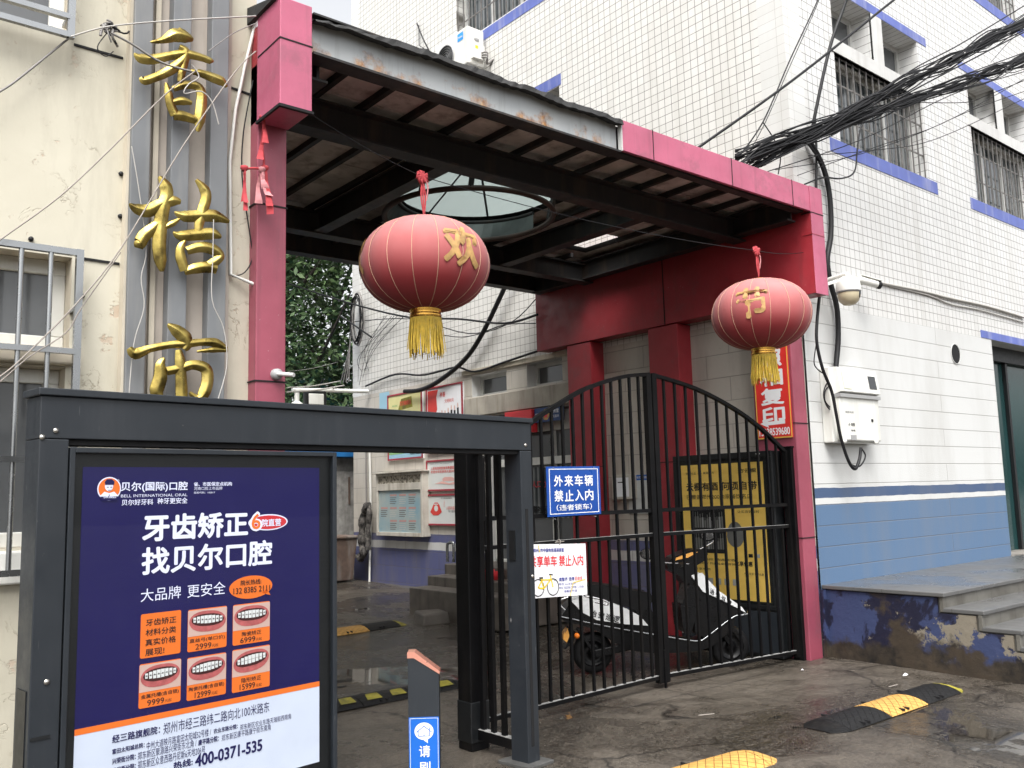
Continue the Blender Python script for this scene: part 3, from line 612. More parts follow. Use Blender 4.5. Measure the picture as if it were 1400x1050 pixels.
# roof deck (with the skylight opening) and soffit boards
SKX, SKY, SKR = 5.02, 6.52, .74
deck = MB(); NY0 = 5.45
xs = [2.29, 3.0, SKX-SKR, SKX+SKR, 6.86, 7.24, 7.49]; ys = [CF+.13, NY0, SKY, SKY+SKR, 6.62, 7.3, CB_]; ys = sorted(ys)
for i in range(len(xs)-1):
    for k in range(len(ys)-1):
        a, b, c_, d_ = xs[i], xs[i+1], ys[k], ys[k+1]
        if abs((a+b)/2-SKX) < SKR*.9 and NY0 < (c_+d_)/2 < SKY+SKR: continue
        if a == 6.86 and c_ >= 6.6 and d_ <= 7.31: continue
        deck.quad((a, c_, 4.4), (a, d_, 4.4), (b, d_, 4.4), (b, c_, 4.4), 'soffit'); deck.quad((a, c_, 4.46), (b, c_, 4.46), (b, d_, 4.46), (a, d_, 4.46), 'roof_felt')
N_ = 24
sq = lambda a: (lambda c, s: (SKX+SKR*c/max(abs(c), abs(s)), SKY+SKR*s/max(abs(c), abs(s))))(math.cos(a), math.sin(a))
for i in range(N_):
    a, b = math.pi*i/N_, math.pi*(i+1)/N_
    p1, p2 = sq(a), sq(b); c1 = (SKX+SKR*math.cos(a)*.985, SKY+SKR*math.sin(a)*.985); c2 = (SKX+SKR*math.cos(b)*.985, SKY+SKR*math.sin(b)*.985)
    deck.quad((*c1, 4.4), (*p1, 4.4), (*p2, 4.4), (*c2, 4.4), 'soffit'); deck.quad((*p1, 4.46), (*c1, 4.46), (*c2, 4.46), (*p2, 4.46), 'roof_felt')
deck.build('roof_deck', cn)
bd = MB(); random.seed(11)
x = 2.4
while x < 7.3:
    y = CF+.2
    while y < CB_-.4:
        if not (abs(x+.13-SKX) < SKR+.14 and 5.0 < y < SKY+SKR+.05) and not (6.58 < x < 7.25 and 6.15 < y < 7.3) and random.random() < .85:
            bd.box((x, y, 4.375+random.uniform(-.006, .006)), (x+.315+random.uniform(-.02, .01), y+.545, 4.394), 'soffit')
        y += .56
    x += .36
bd.build('soffit_board', cn)
pu = MB(); x = 2.36
while x < 7.4:
    if abs(x-SKX) < SKR: pu.box((x-.02, CF+.13, 4.325), (x+.02, NY0-.05, 4.374), 'beam_dark'); pu.box((x-.02, SKY+SKR+.05, 4.325), (x+.02, CB_, 4.374), 'beam_dark')
    elif 6.9 < x < 7.2: pu.box((x-.02, CF+.13, 4.325), (x+.02, 6.6, 4.374), 'beam_dark'); pu.box((x-.02, 7.32, 4.325), (x+.02, CB_, 4.374), 'beam_dark')
    else: pu.box((x-.02, CF+.13, 4.325), (x+.02, CB_, 4.374), 'beam_dark')
    x += .36
pu.build('purlin', cn)
def ibeam(a, b, h, w_, m='beam_dark'):
    q_ = MB(); a, b = Vector(a), Vector(b)
    q_.bar(a+Vector((0, 0, h/2-.008)), b+Vector((0, 0, h/2-.008)), w_, .016, m); q_.bar(a-Vector((0, 0, h/2-.008)), b-Vector((0, 0, h/2-.008)), w_, .016, m); q_.bar(a, b, .02, h-.034, m)
    return q_.build('beam', cn)
ibeam((2.3, 5.31, 4.19), (7.48, 5.31, 4.19), .22, .15); ibeam((2.3, 7.5, 4.2), (7.48, 7.5, 4.2), .22, .15); ibeam((2.3, 8.42, 4.28), (7.48, 8.42, 4.28), .24, .14)
ibeam((3.86, 5.4, 4.2), (3.86, 7.42, 4.2), .2, .13); ibeam((6.1, 5.4, 4.2), (6.1, 7.42, 4.2), .2, .13); ibeam((2.4, CF+.14, 4.2), (2.4, 8.36, 4.2), .2, .13); ibeam((7.38, CF+.14, 4.23), (7.38, 8.36, 4.23), .22, .13)
# skylight drum
RX, RYc, RR, RZ = 4.9, 6.46, .79, 4.19
M['rusty_ring'] = paint('rusty_ring', (.06, .036, .028), .7, .4, 8); M['drum'] = paint('drum_sheet', (.05, .06, .058), .35, .4, 5)
rg = MB(); rg.tube([(RX+RR*math.cos(2*math.pi*i/48), RYc+RR*math.sin(2*math.pi*i/48), RZ) for i in range(49)], .026, 'rusty_ring', 8)
for i in range(24):
    a, b = math.pi*i/24, math.pi*(i+1)/24
    f0 = lambda q: Vector((RX+RR*math.cos(q), RYc+RR*math.sin(q), RZ)); f1 = lambda q: Vector((SKX+SKR*.99*math.cos(q), SKY+SKR*.99*math.sin(q), 4.41))
    rg.quad(f0(a), f0(b), f1(b), f1(a), 'drum')
rg.tube([(SKX+SKR*.99*math.cos(math.pi*i/24), SKY+SKR*.99*math.sin(math.pi*i/24), 4.4) for i in range(25)], .02, 'beam_dark', 8)
for q in (math.pi*1.12, math.pi*1.3, math.pi*1.5, math.pi*1.7, math.pi*1.88): e = Vector((RX+RR*math.cos(q), RYc+RR*math.sin(q), RZ)); rg.bar(e, e+Vector((.0, -.05, .2)), .035, .035, 'beam_dark')
rgo = rg.build('skylight_ring', cn)
gl = MB(); gx0, gx1, gy0, gy1, gz0, gz1 = SKX-SKR-.06, SKX+SKR+.06, NY0-.06, SKY+SKR+.06, 4.47, 4.85; ap = Vector(((gx0+gx1)/2, (gy0+gy1)/2+.1, gz1)); cs = [Vector((gx0, gy0, gz0)), Vector((gx1, gy0, gz0)), Vector((gx1, gy1, gz0)), Vector((gx0, gy1, gz0))]
for i in range(4): gl.add([cs[i], cs[(i+1) % 4], ap], [(0, 1, 2)], 'skylight')
gl.build('skylight_glass', cn)
rb_ = MB()
for i in range(4): rb_.tube([cs[i]-Vector((0, 0, .01)), ap-Vector((0, 0, .01))], .012, 'beam_dark', 6); rb_.tube([(cs[i]+cs[(i+1) % 4])/2-Vector((0, 0, .01)), ap-Vector((0, 0, .01))], .009, 'beam_dark', 6); rb_.bar(cs[i], cs[(i+1) % 4], .03, .03, 'beam_dark')
rb_.build('skylight_rib', cn)
# red pilasters along the tiled building
for y0, y1 in ((7.54, 7.95), (6.2, 6.62)):
    m_ = MB(); m_.box((7.5, y0, 0), (BX+.01, y1, 3.4), 'red_clad'); pp = m_.build('pilaster', cn, .006)
    j = MB(); j.box((7.494, y0-.002, 1.9), (BX-.05, y1+.002, 1.907), 'gap_black'); j.build('joint', pp)
# red rags, a rope and a stub on the left pillar
def rag(name, label, pts, w_, m, group=None, cat='ribbon'):
    mb = MB(); P_ = smooth_path(pts, 4); n = len(P_); random.seed(len(label))
    for k in range(3):
        o = Vector((random.uniform(-.016, .016), random.uniform(-.03, 0), random.uniform(-.05, .03))); L = []
        for i, p in enumerate(P_):
            t_ = i/(n-1); ww = w_*(.25+.75*t_)*(.85+.12*math.sin(i*.9+k)); L.append((p+o*t_*2-Vector((ww/2, .008*math.sin(i*.8+k*2), 0)), p+o*t_*2+Vector((ww/2, -.01*math.cos(i*.7+k), .004*k))))
        for i in range(n-1): mb.add([L[i][0], L[i][1], L[i+1][1], L[i+1][0]], [(0, 1, 2, 3)], m, True)
    mb.lathe(P_[0]+Vector((0, 0, .015)), (0, 0, -1), [(.001, 0), (.022, .008), (.025, .02), (.012, .035)], m, 8)
    return tag(mb.build(name), label, cat, group)
RY = 4.76
o_ = rag('red_rag', 'faded red cloth strip tied under the left end of the canopy fascia', [onY(360, 160, RY), onY(361, 185, RY), onY(358, 208, RY)], .045, 'red_cloth')
o_ = rag('red_rag', 'long red cloth strip knotted at mid height on the left pillar', [onY(362, 229, RY), onY(364, 255, RY), onY(366, 288, RY)], .045, 'red_cloth')
o_ = rag('red_rag', 'short pink cloth strip beside the knotted red strip on the left pillar', [onY(358, 231, RY), onY(356, 248, RY), onY(358, 263, RY)], .05, 'pink_cloth')
o_ = rag('red_rag', 'red cloth strip hanging on the cream wall edge left of the pillar', [onY(334, 229, RY), onY(334, 255, RY), onY(333, 288, RY)], .03, 'red_cloth')
mb = MB(); mb.tube(smooth_path([onY(332, 231, RY), onY(345, 230, RY), onY(360, 228, RY), onY(359, 205, RY)]), .007, 'red_cloth', 6); tag(mb.build('red_string'), 'thin red cord tied across the left pillar between the cloth strips', 'cord')
a = onY(377, 512, 4.82); mb = MB(); mb.lathe(a, (0, -1, 0), [(.0, .035), (.03, .034), (.034, .0)], 'grey_plastic', 16); mb.tube([a+Vector((0, -.03, 0)), a+Vector((.05, -.13, -.015))], .013, 'rust' if 'rust' in M else 'frame_grey', 10); tag(mb.build('pipe_stub'), 'small grey round bracket with a pipe stub on the pink left pillar', 'pipe bracket')

# ================================================================== LANTERNS
def lantern(c, label, ch, az, knot_z):
    R, Hh = .425, .305; c = Vector(c)
    root = thing('red_lantern', label, 'lantern', c, 'red festival lanterns under the canopy')
    b = MB(); n, mm = 132, 26; vs = []
    for j in range(mm+1):
        ph = -math.pi/2*.93+math.pi*.93*j/mm
        for i in range(n):
            a = 2*math.pi*i/n; k = 1-.024*(1-abs(math.sin(a*8))**.5)-.004*math.sin(a*3+ph*5); r = (abs(math.cos(ph))**.82)*R*k
            vs.append(c+Vector((r*math.cos(a), r*math.sin(a), Hh*math.sin(ph))))
    fs = [(j*n+i, j*n+(i+1) % n, (j+1)*n+(i+1) % n, (j+1)*n+i) for j in range(mm) for i in range(n)]
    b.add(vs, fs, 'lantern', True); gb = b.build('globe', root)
    b = MB()
    for k in range(16):
        a = math.pi*k/8; pts = []
        for j in range(17):
            ph = -math.pi/2*.9+math.pi*.9*j/16; r = (abs(math.cos(ph))**.82)*R*.99; pts.append(c+Vector((r*math.cos(a), r*math.sin(a), Hh*math.sin(ph))))
        b.tube(pts, .0028, 'rib_line', 5, cap=False)
    b.build('rib', gb)
    b = MB()
    g_, fs_, asp = text_geo(ch)
    for a0 in (az, az+2.09, az-2.09):
        b = MB(); S_ = .26; vv = []
        for x, y in g_:
            tx, ty = (x-.5)*S_, (y-.5)*S_*.95+.035
            ph = math.asin(max(-.95, min(.95, ty/Hh))); r = (math.cos(ph)**.82)*R*1.001+.002; a = a0+tx/R
            vv.append(c+Vector((r*math.cos(a), r*math.sin(a), ty*1.004)))
        b.add(vv, fs_, 'gold_print')
        for dx, dy in ((.02, .0), (-.02, .0), (0, .02), (0, -.02), (.015, .015), (-.015, -.015)):
            b.add([c+(p-c)*(1.001+dx*.008)+Vector((-math.sin(a0)*dx*.5, math.cos(a0)*dx*.5, dy*.5)) for p in vv], fs_, 'gold_print')
        b.build('lettering', gb)
    b = MB(); b.lathe(c+Vector((0, 0, -Hh-.05)), (0, 0, 1), [(.09, 0), (.104, .0), (.104, .02), (.1, .028), (.1, .04), (.106, .05), (.106, .075), (.06, .078)], 'gold_foil', 28); b.build('cap', root); b = MB()
    b.lathe(c+Vector((0, 0, Hh-.02)), (0, 0, 1), [(.1, 0), (.1, .02), (.03, .04), (.0, .045)], 'gold_foil', 24); b.build('cap', root)
    b = MB(); random.seed(5)
    for k in range(150):
        a = 2*math.pi*k/150; L = .235+random.uniform(-.05, .03); q0 = c+Vector((.1*math.cos(a), .1*math.sin(a), -Hh-.045)); dr = random.uniform(-.012, .02)
        q1 = q0+Vector((dr*math.cos(a)+random.uniform(-.008, .008), dr*math.sin(a)+random.uniform(-.008, .008), -L))
        b.tube([q0, q0.lerp(q1, .5)+Vector((random.uniform(-.005, .005), random.uniform(-.005, .005), 0)), q1], .0032, 'gold_thread', 4, cap=False)
    b.build('tassel', root)
    b = MB(); top = c+Vector((0, 0, Hh+.02)); kn = Vector((c.x-.01, c.y, knot_z))
    for dx in (-.012, .0, .012): b.tube(smooth_path([top, top.lerp(kn, .5)+Vector((dx*1.4, 0, 0)), kn]), .006, 'red_cloth', 6, flatten=(0, 1, 0))
    for k in range(5): a = k*1.26; b.tube([kn, kn+Vector((math.cos(a)*.035, .01*math.sin(k), math.sin(a)*.035)), kn+Vector((math.cos(a+.7)*.045, 0, math.sin(a+.7)*.045-.01)), kn], .014, 'red_cloth', 6)
    b.tube(smooth_path([kn, kn+Vector((.035, -.01, -.06)), kn+Vector((.028, 0, -.16))]), .006, 'pink_cloth', 5); b.build('ribbon', root)
    return root
def az_of(c, px, py):  # azimuth on the lantern of the letter seen at a pixel
    d = ray(px, py).normalized(); o = CO-Vector(c); bq = o.dot(d); cq = o.length_squared-.40**2; t_ = -bq-math.sqrt(max(0, bq*bq-cq)); p = CO+d*t_-Vector(c); return math.atan2(p.y, p.x)
L1, L2 = Vector((3.214, 4.728, 3.10)), Vector((6.543, 4.47, 3.09))
lantern(L1, 'nearer and larger looking red lantern hanging in the middle of the gateway', '欢', az_of(L1, 627, 380), 3.70)
lantern(L2, 'farther red lantern hanging by the right pillar in front of the red vertical sign', '节', az_of(L2, 1030, 440), 3.66)
mb = MB(); mb.tube(catenary((2.28, 4.8, 4.02), L1+Vector((-.01, 0, .6)), .03)+catenary(L1+Vector((-.01, 0, .6)), L2+Vector((-.01, 0, .57)), .06)[1:]+catenary(L2+Vector((-.01, 0, .57)), (7.48, 4.6, 3.82), .02)[1:], .003, 'cable', 5); tag(mb.build('lantern_wire'), 'thin wire strung under the canopy that carries the two lanterns', 'wire')

# ================================================================== BLACK ARCHED GATE (two leaves)
GA, GM, GB = Vector((3.72, 4.98, 0)), Vector((5.74, 5.07, 0)), Vector((7.43, 4.90, 0))
def gy(x): return GA.y+(GM.y-GA.y)*(x-GA.x)/(GM.x-GA.x) if x < GM.x else GM.y+(GB.y-GM.y)*(x-GM.x)/(GB.x-GM.x)
arcL = [(3.72, 1.78), (4.12, 1.99), (4.37, 2.15), (4.63, 2.28), (4.95, 2.42), (5.38, 2.54), (5.72, 2.585)]
arcR = [(5.77, 2.585), (6.27, 2.49), (6.74, 2.33), (7.1, 2.15), (7.42, 1.93)]
def leaf_gate(name, label, arc, x0, x1, n):
    root = thing(name, label, 'gate', ((x0+x1)/2, gy((x0+x1)/2), 0), 'leaves of the black arched gate')
    def pt(x, z): return Vector((x, gy(x), z))
    sm = smooth_path([(x, 0, z) for x, z in arc], 6)
    def top(x):
        for p, q_ in zip(sm, sm[1:]):
            if p.x-1e-6 <= x <= q_.x+1e-6: return p.z+(q_.z-p.z)*(x-p.x)/max(1e-6, q_.x-p.x)
        return sm[-1].z if x > sm[-1].x else sm[0].z
    f = MB(); b0 = .07
    A_ = [pt(p.x, p.z) for p in sm]
    for p, q_ in zip(A_, A_[1:]): f.bar(p, q_+(q_-p).normalized()*.006, .04, .03, 'black_iron')
    for x, w_ in ((x0, .05), (x1, .05)): f.bar(pt(x, b0-.03), pt(x, top(x)+.01), .055, w_, 'black_iron', (0, 1, 0))
    f.build('frame', root)
    for z, h, dz in ((b0+.015, .03, .0165), (1.235, .028, .0145), (1.435, .028, .0145)):
        r_ = MB(); r_.bar(pt(x0, z), pt(x1, z), .03, h, 'black_iron'); r_.bar(pt(x0, z+dz), pt(x1, z+dz), .026, .004, 'iron_dusty' if z < 1.3 else 'black_iron'); r_.build('rail', root)
    def bar_(p, q_): br = MB(); br.bar(p, q_, .02, .02, 'black_iron', (0, 1, 0)); br.build('bar', root)
    for k in range(1, n):
        x = x0+(x1-x0)*k/n; bar_(pt(x, 1.44), pt(x, top(x)-.008)); bar_(pt(x+.02, b0+.03), pt(x+.02, 1.225))
        if k % 2: bar_(pt(x+.01, 1.24), pt(x+.01, 1.43))
    return root, pt
gl1, ptL = leaf_gate('arched_gate_leaf', 'left black iron gate leaf that carries the blue and white signs', arcL, 3.74, 5.70, 17)
gl2, ptR = leaf_gate('arched_gate_leaf', 'right black iron gate leaf falling to the pink pillar, nothing hung on it', arcR, 5.77, 7.42, 13)
d = MB(); d.bar((5.735, gy(5.735)-.03, .0), (5.735, gy(5.735)-.03, .3), .016, .016, 'black_iron', (0, 1, 0)); d.build('drop_bolt', gl2)
d = MB()
for z in (.45, 1.7): d.lathe((7.44, gy(7.44)-.01, z), (0, 0, 1), [(.0, 0), (.02, 0), (.02, .09), (.0, .09)], 'iron_dusty', 10)
d.build('hinge', gl2)
# hinge post against the pillar
d = MB(); d.box((7.425, 4.84, 0), (7.468, 4.95, 1.97), 'black_iron'); d.box((7.42, 4.83, 1.97), (7.47, 4.96, 1.985), 'black_iron'); tag(d.build('gate_post', bevel=.004), 'black steel gate post fixed against the pink right pillar', 'post')
# signs on the gate
def plate(name, label, cat, corners, m, edge, th=.006, back=None):
    o, U, V = corners; n_ = U.cross(V).normalized(); mb = MB(); mb.obox(o-n_*th, U, V, n_*th, m); return mb, o, U, V, n_
p00, p10, p01 = onY(749, 707, 4.95), onY(822, 704.5, 4.97), onY(744, 638, 4.95)
U = p10-p00; U.z = 0.004; V = Vector((0, 0, p01.z-p00.z)); 
M['sign_blue'] = paint('sign_blue', (.008, .06, .3), .3, .08, 5, 0, .5); M['sign_red'] = paint('sign_red', (.62, .03, .025), .4, .1, 6); M['ink_red'] = flat('ink_red', (.68, .04, .05), .4); M['ink_black'] = flat('ink_black', (.015, .015, .018), .5)
M['ink_blue'] = flat('ink_blue', (.03, .04, .28), .4); M['ink_yellow'] = flat('ink_yellow', (.8, .58, .02), .4)
r0 = thing('blue_notice_sign', 'blue metal sign with white lettering 外来车辆禁止入内 wired to the gate', 'sign', p00)
mb, o, U, V, n_ = plate('', '', '', (p00, U, V), 'sign_blue', None)
def F(u, v): return o+U*u+V*v+n_*.0015
for (a, b, c_, d_) in ((.04, .045, .96, .06), (.04, .94, .96, .955), (.04, .06, .053, .94), (.947, .06, .96, .94)): mb.quad(F(a, b), F(c_, b), F(c_, d_), F(a, d_), 'white')
for s_, v, h in (('外来车辆', .6, .22), ('禁止入内', .3, .22)):
    for k, chh in enumerate(s_): mb.text(chh, o+U*(.13+.19*k)+V*v, U*.155, V*h, 'white', .022)
mb.text('（违者锁车）', o+U*.16+V*.11, U*.66, V*.125, 'white', .01)
mb.build('sign_plate', r0)
wz = MB()
for u in (.12, .88):
    for v in (-.02, 1.0): q_ = o+U*u+V*v-n_*.01; wz.tube([q_+n_*.02-V*.03*(1 if v else -1), q_-n_*.06+U*.02, q_-n_*.1, q_-n_*.05-U*.03], .003, 'cable_grey', 5)
wz.build('wire_tie', r0)
p00, p10, p01 = onY(733, 818, 4.9), onY(803, 813, 4.93), onY(733, 744, 4.9)
V = Vector((0, 0, p01.z-p00.z)); U = (p10-p00); U = U*1.17; p00 = p10-U
r1 = thing('white_notice_sign', 'white board about shared bicycles with a yellow bicycle drawing, tied to the gate', 'sign', p00)
mb, o, U, V, n_ = plate('', '', '', (p00, U, V), 'white', None, .008)
for k, chh in enumerate('共享单车'): mb.text(chh, o+U*(.06+.112*k+.0)+V*.58, U*.1, V*.2, 'ink_red', .02)
for k, chh in enumerate('禁止入内'): mb.text(chh, o+U*(.535+.105*k)+V*.58, U*.096, V*.2, 'ink_red', .02)
mb.text('郑州&市中国电信速递部宣', o+U*.12+V*.85, U*.5, V*.07, 'ink_blue', .02); mb.text('请整齐 违停', o+U*.52+V*.29, U*.26, V*.07, 'ink_blue', .02); mb.text('后会住', o+U*.79+V*.29, U*.13, V*.075, 'ink_red', .01)
mb.text('电话: 6618 8501', o+U*.52+V*.21, U*.28, V*.05, 'ink_blue'); mb.text('地址: 街区路口邻里门卫左侧', o+U*.52+V*.14, U*.42, V*.05, 'ink_blue'); mb.text('温馨提示请', o+U*.6+V*.07, U*.22, V*.05, 'ink_blue')
Uh, Vh = U.normalized(), V.normalized()
def ringp(cu, cv, r, w_, m, n=24):
    cc = o+U*cu+V*cv
    for i in range(n):
        a, b = 2*math.pi*i/n, 2*math.pi*(i+1)/n; e = lambda q_, rr: cc+(Uh*math.cos(q_)+Vh*math.sin(q_))*rr+n_*.0018
        mb.quad(e(a, r-w_), e(a, r), e(b, r), e(b, r-w_), m)
def line(u0, v0, u1, v1, w_, m, l=.002):
    a, b = o+U*u0+V*v0, o+U*u1+V*v1; d_ = (b-a).normalized(); s_ = n_.cross(d_)*w_/2; mb.quad(a-s_+n_*l, b-s_+n_*l, b+s_+n_*l, a+s_+n_*l, m)
ringp(.18, .19, .062, .007, 'ink_black'); ringp(.42, .19, .062, .007, 'ink_black')
for q_ in ((.18, .19, .27, .17), (.27, .17, .39, .34), (.27, .17, .23, .36), (.23, .33, .38, .33), (.18, .19, .235, .31), (.42, .19, .38, .42)): line(*q_, .01, 'ink_yellow')
line(.2, .37, .26, .37, .012, 'ink_black', .0025); line(.36, .43, .42, .42, .008, 'ink_black', .0025); line(.44, .3, .48, .34, .003, 'ink_black', .0025)
line(.7, .0, .76, .25, .006, 'ink_yellow', .0025); line(.76, .25, .97, .3, .006, 'ink_yellow', .0025); line(.2, .98, .22, .85, .006, 'ink_yellow', .0025)
mb.build('sign_board', r1)
q_ = o+U*.55+V*1.02; mb = MB(); mb.tube(smooth_path([q_-n_*.04, q_+V*.06, q_+n_*.01, q_-V*.06-n_*.02]), .004, 'rope', 5); mb.tube([q_+V*.02, q_+U*.08+V*.03], .003, 'rope', 5); mb.tube([q_+V*.02, q_-U*.07+V*.01], .003, 'rope', 5); mb.build('string', r1)

# ================================================================== GREY ACCESS PORTAL WITH LIGHT BOX
PA, PBp = Vector((.805, 3.886, 0)), Vector((3.645, 4.218, 0))
pu_ = (PBp-PA).normalized(); pn = Vector((pu_.y, -pu_.x, 0)); PL = (PBp-PA).length; back = -pn; ZV = Vector((0, 0, 1))
def pp(u, z, d_=0.0): return PA+pu_*u+ZV*z+back*d_
def pix(x, y): p = onP(x, y, PA, pn); return (p-PA).dot(pu_), p.z
M['step_plate'] = paint('base_plate_steel', (.07, .07, .068), .35, .3, 12)
po = thing('access_portal', 'dark grey steel pedestrian portal frame holding a lit dental advertisement case', 'portal', PA)
m_ = MB(); m_.obox(pp(0, 1.868), pu_*PL, back*.16, ZV*.17, 'portal_grey'); tb = m_.build('top_beam', po, .004)
m_ = MB(); m_.obox(pp(-.012, 2.039, -.014), pu_*(PL+.024), back*.19, ZV*.03, 'portal_grey'); m_.build('top_trim', tb, .004)
m_ = MB(); m_.obox(pp(0, .0), pu_*.112, back*.16, ZV*1.866, 'portal_grey'); lg = m_.build('post', po, .004)
m_ = MB(); m_.obox(pp(-.004, .0, .03), pu_*.004, back*.1, ZV*.9, 'portal_dark'); m_.obox(pp(.008, .72, -.004), pu_*.07, back*.004, ZV*.012, 'portal_dark'); m_.build('cover', lg)
m_ = MB(); m_.obox(pp(PL-.1, .0), pu_*.1, back*.14, ZV*1.866, 'portal_grey'); rg_ = m_.build('post', po, .004)
m_ = MB(); m_.obox(pp(PL-.07, .11, -.002), pu_*.024, back*.01, ZV*1.4, 'gap_black'); m_.obox(pp(PL-.108, 1.2, .06), pu_*.01, back*.05, ZV*.18, 'portal_dark'); m_.build('cover', rg_)
m_ = MB(); m_.obox(pp(PL-.16, 0, -.06), pu_*.22, back*.26, ZV*.02, 'step_plate'); m_.build('base_plate', rg_, .003)
m_ = MB()
for u, z in ((.06, 1.9), (.01, 1.872), (PL-.05, 1.9), (.06, .93), (.05, .3), (PL-.02, 1.1)): m_.lathe(pp(u, z), pn, [(.011, 0), (.011, .004), (.0, .006)], 'screw', 10)
m_.build('screw', po)
# side infill panel: rear post, rails and bars
BP = Vector((3.56, 4.76, 0)); fp = pp(PL-.06, 0, .14); dv = (BP-fp); dv.z = 0
m_ = MB(); m_.box((3.49, 4.69, .0), (3.63, 4.83, 2.0), 'black_iron'); m_.box((3.485, 4.685, .05), (3.635, 4.835, .3), 'portal_dark'); m_.build('rear_post', po, .006)
m_ = MB()
for z in (.1, 1.9): m_.bar(fp+ZV*z, BP+ZV*z, .05, .06, 'black_iron')
m_.bar(fp+ZV*.132, BP+ZV*.132, .05, .003, 'iron_dusty')
for k in (.25, .5, .75): q_ = fp+dv*k; m_.bar(q_+ZV*.12, q_+ZV*1.88, .025, .035, 'black_iron', (0, 1, 0))
m_.build('side_grille', po, .003)
m_ = MB(); m_.obox(pp(.112, 1.845, .02), pu_*(PL-.21), back*.12, ZV*.022, 'gap_black'); m_.build('beam_soffit', po)
# light box
u0, u1 = .118, 1.405; z0_, z1_ = .27, 1.835
lbx = MB(); D0 = .03
lbx.obox(pp(u0, z0_, D0), pu_*(u1-u0), back*.1, ZV*(z1_-z0_), 'portal_dark'); box = lbx.build('light_box', po, .004)
m_ = MB(); t = .022
m_.obox(pp(u0, z0_, 0.0), pu_*t, back*.029, ZV*(z1_-z0_), 'portal_grey'); m_.obox(pp(u1-t, z0_, 0.0), pu_*t, back*.029, ZV*(z1_-z0_), 'portal_grey'); m_.obox(pp(u0+t, z1_-t, 0.0), pu_*(u1-u0-2*t), back*.029, ZV*t, 'portal_grey'); m_.obox(pp(u0+t, z0_, 0.0), pu_*(u1-u0-2*t), back*.029, ZV*t, 'portal_grey'); m_.build('frame', box, .003)
# poster sheet
M['ad_navy'] = paint('ad_navy', (.007, .005, .07), .35, .06, 2); M['ad_white'] = flat('ad_white', (.66, .72, .86), .4); M['ad_orange'] = flat('ad_orange', (.78, .17, .025), .4); M['ad_letter'] = flat('ad_letter', (.72, .74, .9), .4)
for k_ in ('ad_navy', 'ad_white', 'ad_orange', 'ad_letter'):
    p_ = M[k_].node_tree.nodes['Principled BSDF']; e_ = {'ad_navy': (.004, .002, .05), 'ad_white': (.6, .68, .85), 'ad_orange': (.8, .16, .02), 'ad_letter': (.7, .72, .9)}[k_]; p_.inputs['Emission Color'].default_value = c4(e_); p_.inputs['Emission Strength'].default_value = {'ad_navy': .12, 'ad_white': .03, 'ad_orange': .08, 'ad_letter': .1}[k_]      # the case is lit from behind
M['skin'] = flat('ad_skin', (.66, .46, .4), .5); M['lip'] = paint('ad_lip', (.5, .12, .12), .5, .2, 40); M['tooth'] = flat('ad_tooth', (.78, .8, .8), .4); M['mouth'] = flat('ad_mouth', (.05, .01, .01), .6)
po_ = MB(); DD = .0285
def A(x, y, l=.0): u, z = pix(x, y); return pp(u, z, DD-l)
aL, aR, aT = pix(106, 985)[0], pix(441, 946)[0], 1.757
zB, zOr = .41, (pix(106, 985)[1]+pix(441, 946)[1])/2
po_.obox(pp(aL, zB-.06, .0285), pu_*(aR-aL), back*.001, ZV*(aT-zB+.06), 'ad_navy')
L = lambda k: DD-.0012-.0008*k
po_.quad(pp(aL, zB-.06, L(0)), pp(aR, zB-.06, L(0)), pp(aR, zOr-.02, L(0)), pp(aL, zOr-.02, L(0)), 'ad_white')
po_.quad(pp(aL, zOr-.02, L(1)), pp(aR, zOr-.02, L(1)), pp(aR, zOr+.004, L(1)), pp(aL, zOr+.004, L(1)), 'ad_orange')
def T(s, x0, yb, yt, x1, m='ad_letter', bold=.0, lay=1):   # text from bottom-left pixel, top at same x, right end x1 (measured on the photograph's poster)
    ua, za = pix(x0, yb); zt_ = pix(x0, yt)[1]; ub = pix(x1, yb)[0]; po_.text(s, pp(ua, za, L(lay)), pu_*(ub-ua), ZV*(zt_-za), m, bold, .0)
def disc(x, y, r, m, lay=1, sy=1.0, n=28, sx=1.0):
    u, z = pix(x, y); po_.add([pp(u+math.cos(2*math.pi*i/n)*r*sx, z+math.sin(2*math.pi*i/n)*r*sy, L(lay)) for i in range(n)], [tuple(range(n))], m)
def rrect(x0, y0, x1, y1, m, lay=1, r=.008):
    ua, za = pix(x0, y1); ub, zb2 = pix(x1, (y1+y0)/2)[0], pix(x0, y0)[1]; pts = []
    for cx_, cz, a0 in ((ub-r, zb2-r, 0), (ua+r, zb2-r, 90), (ua+r, za+r, 180), (ub-r, za+r, 270)):
        for k in range(5): a = math.radians(a0+k*22.5); pts.append(pp(cx_+r*math.cos(a), cz+r*math.sin(a), L(lay)))
    po_.add(pts, [tuple(range(len(pts)))], m); return ua, za, ub, zb2
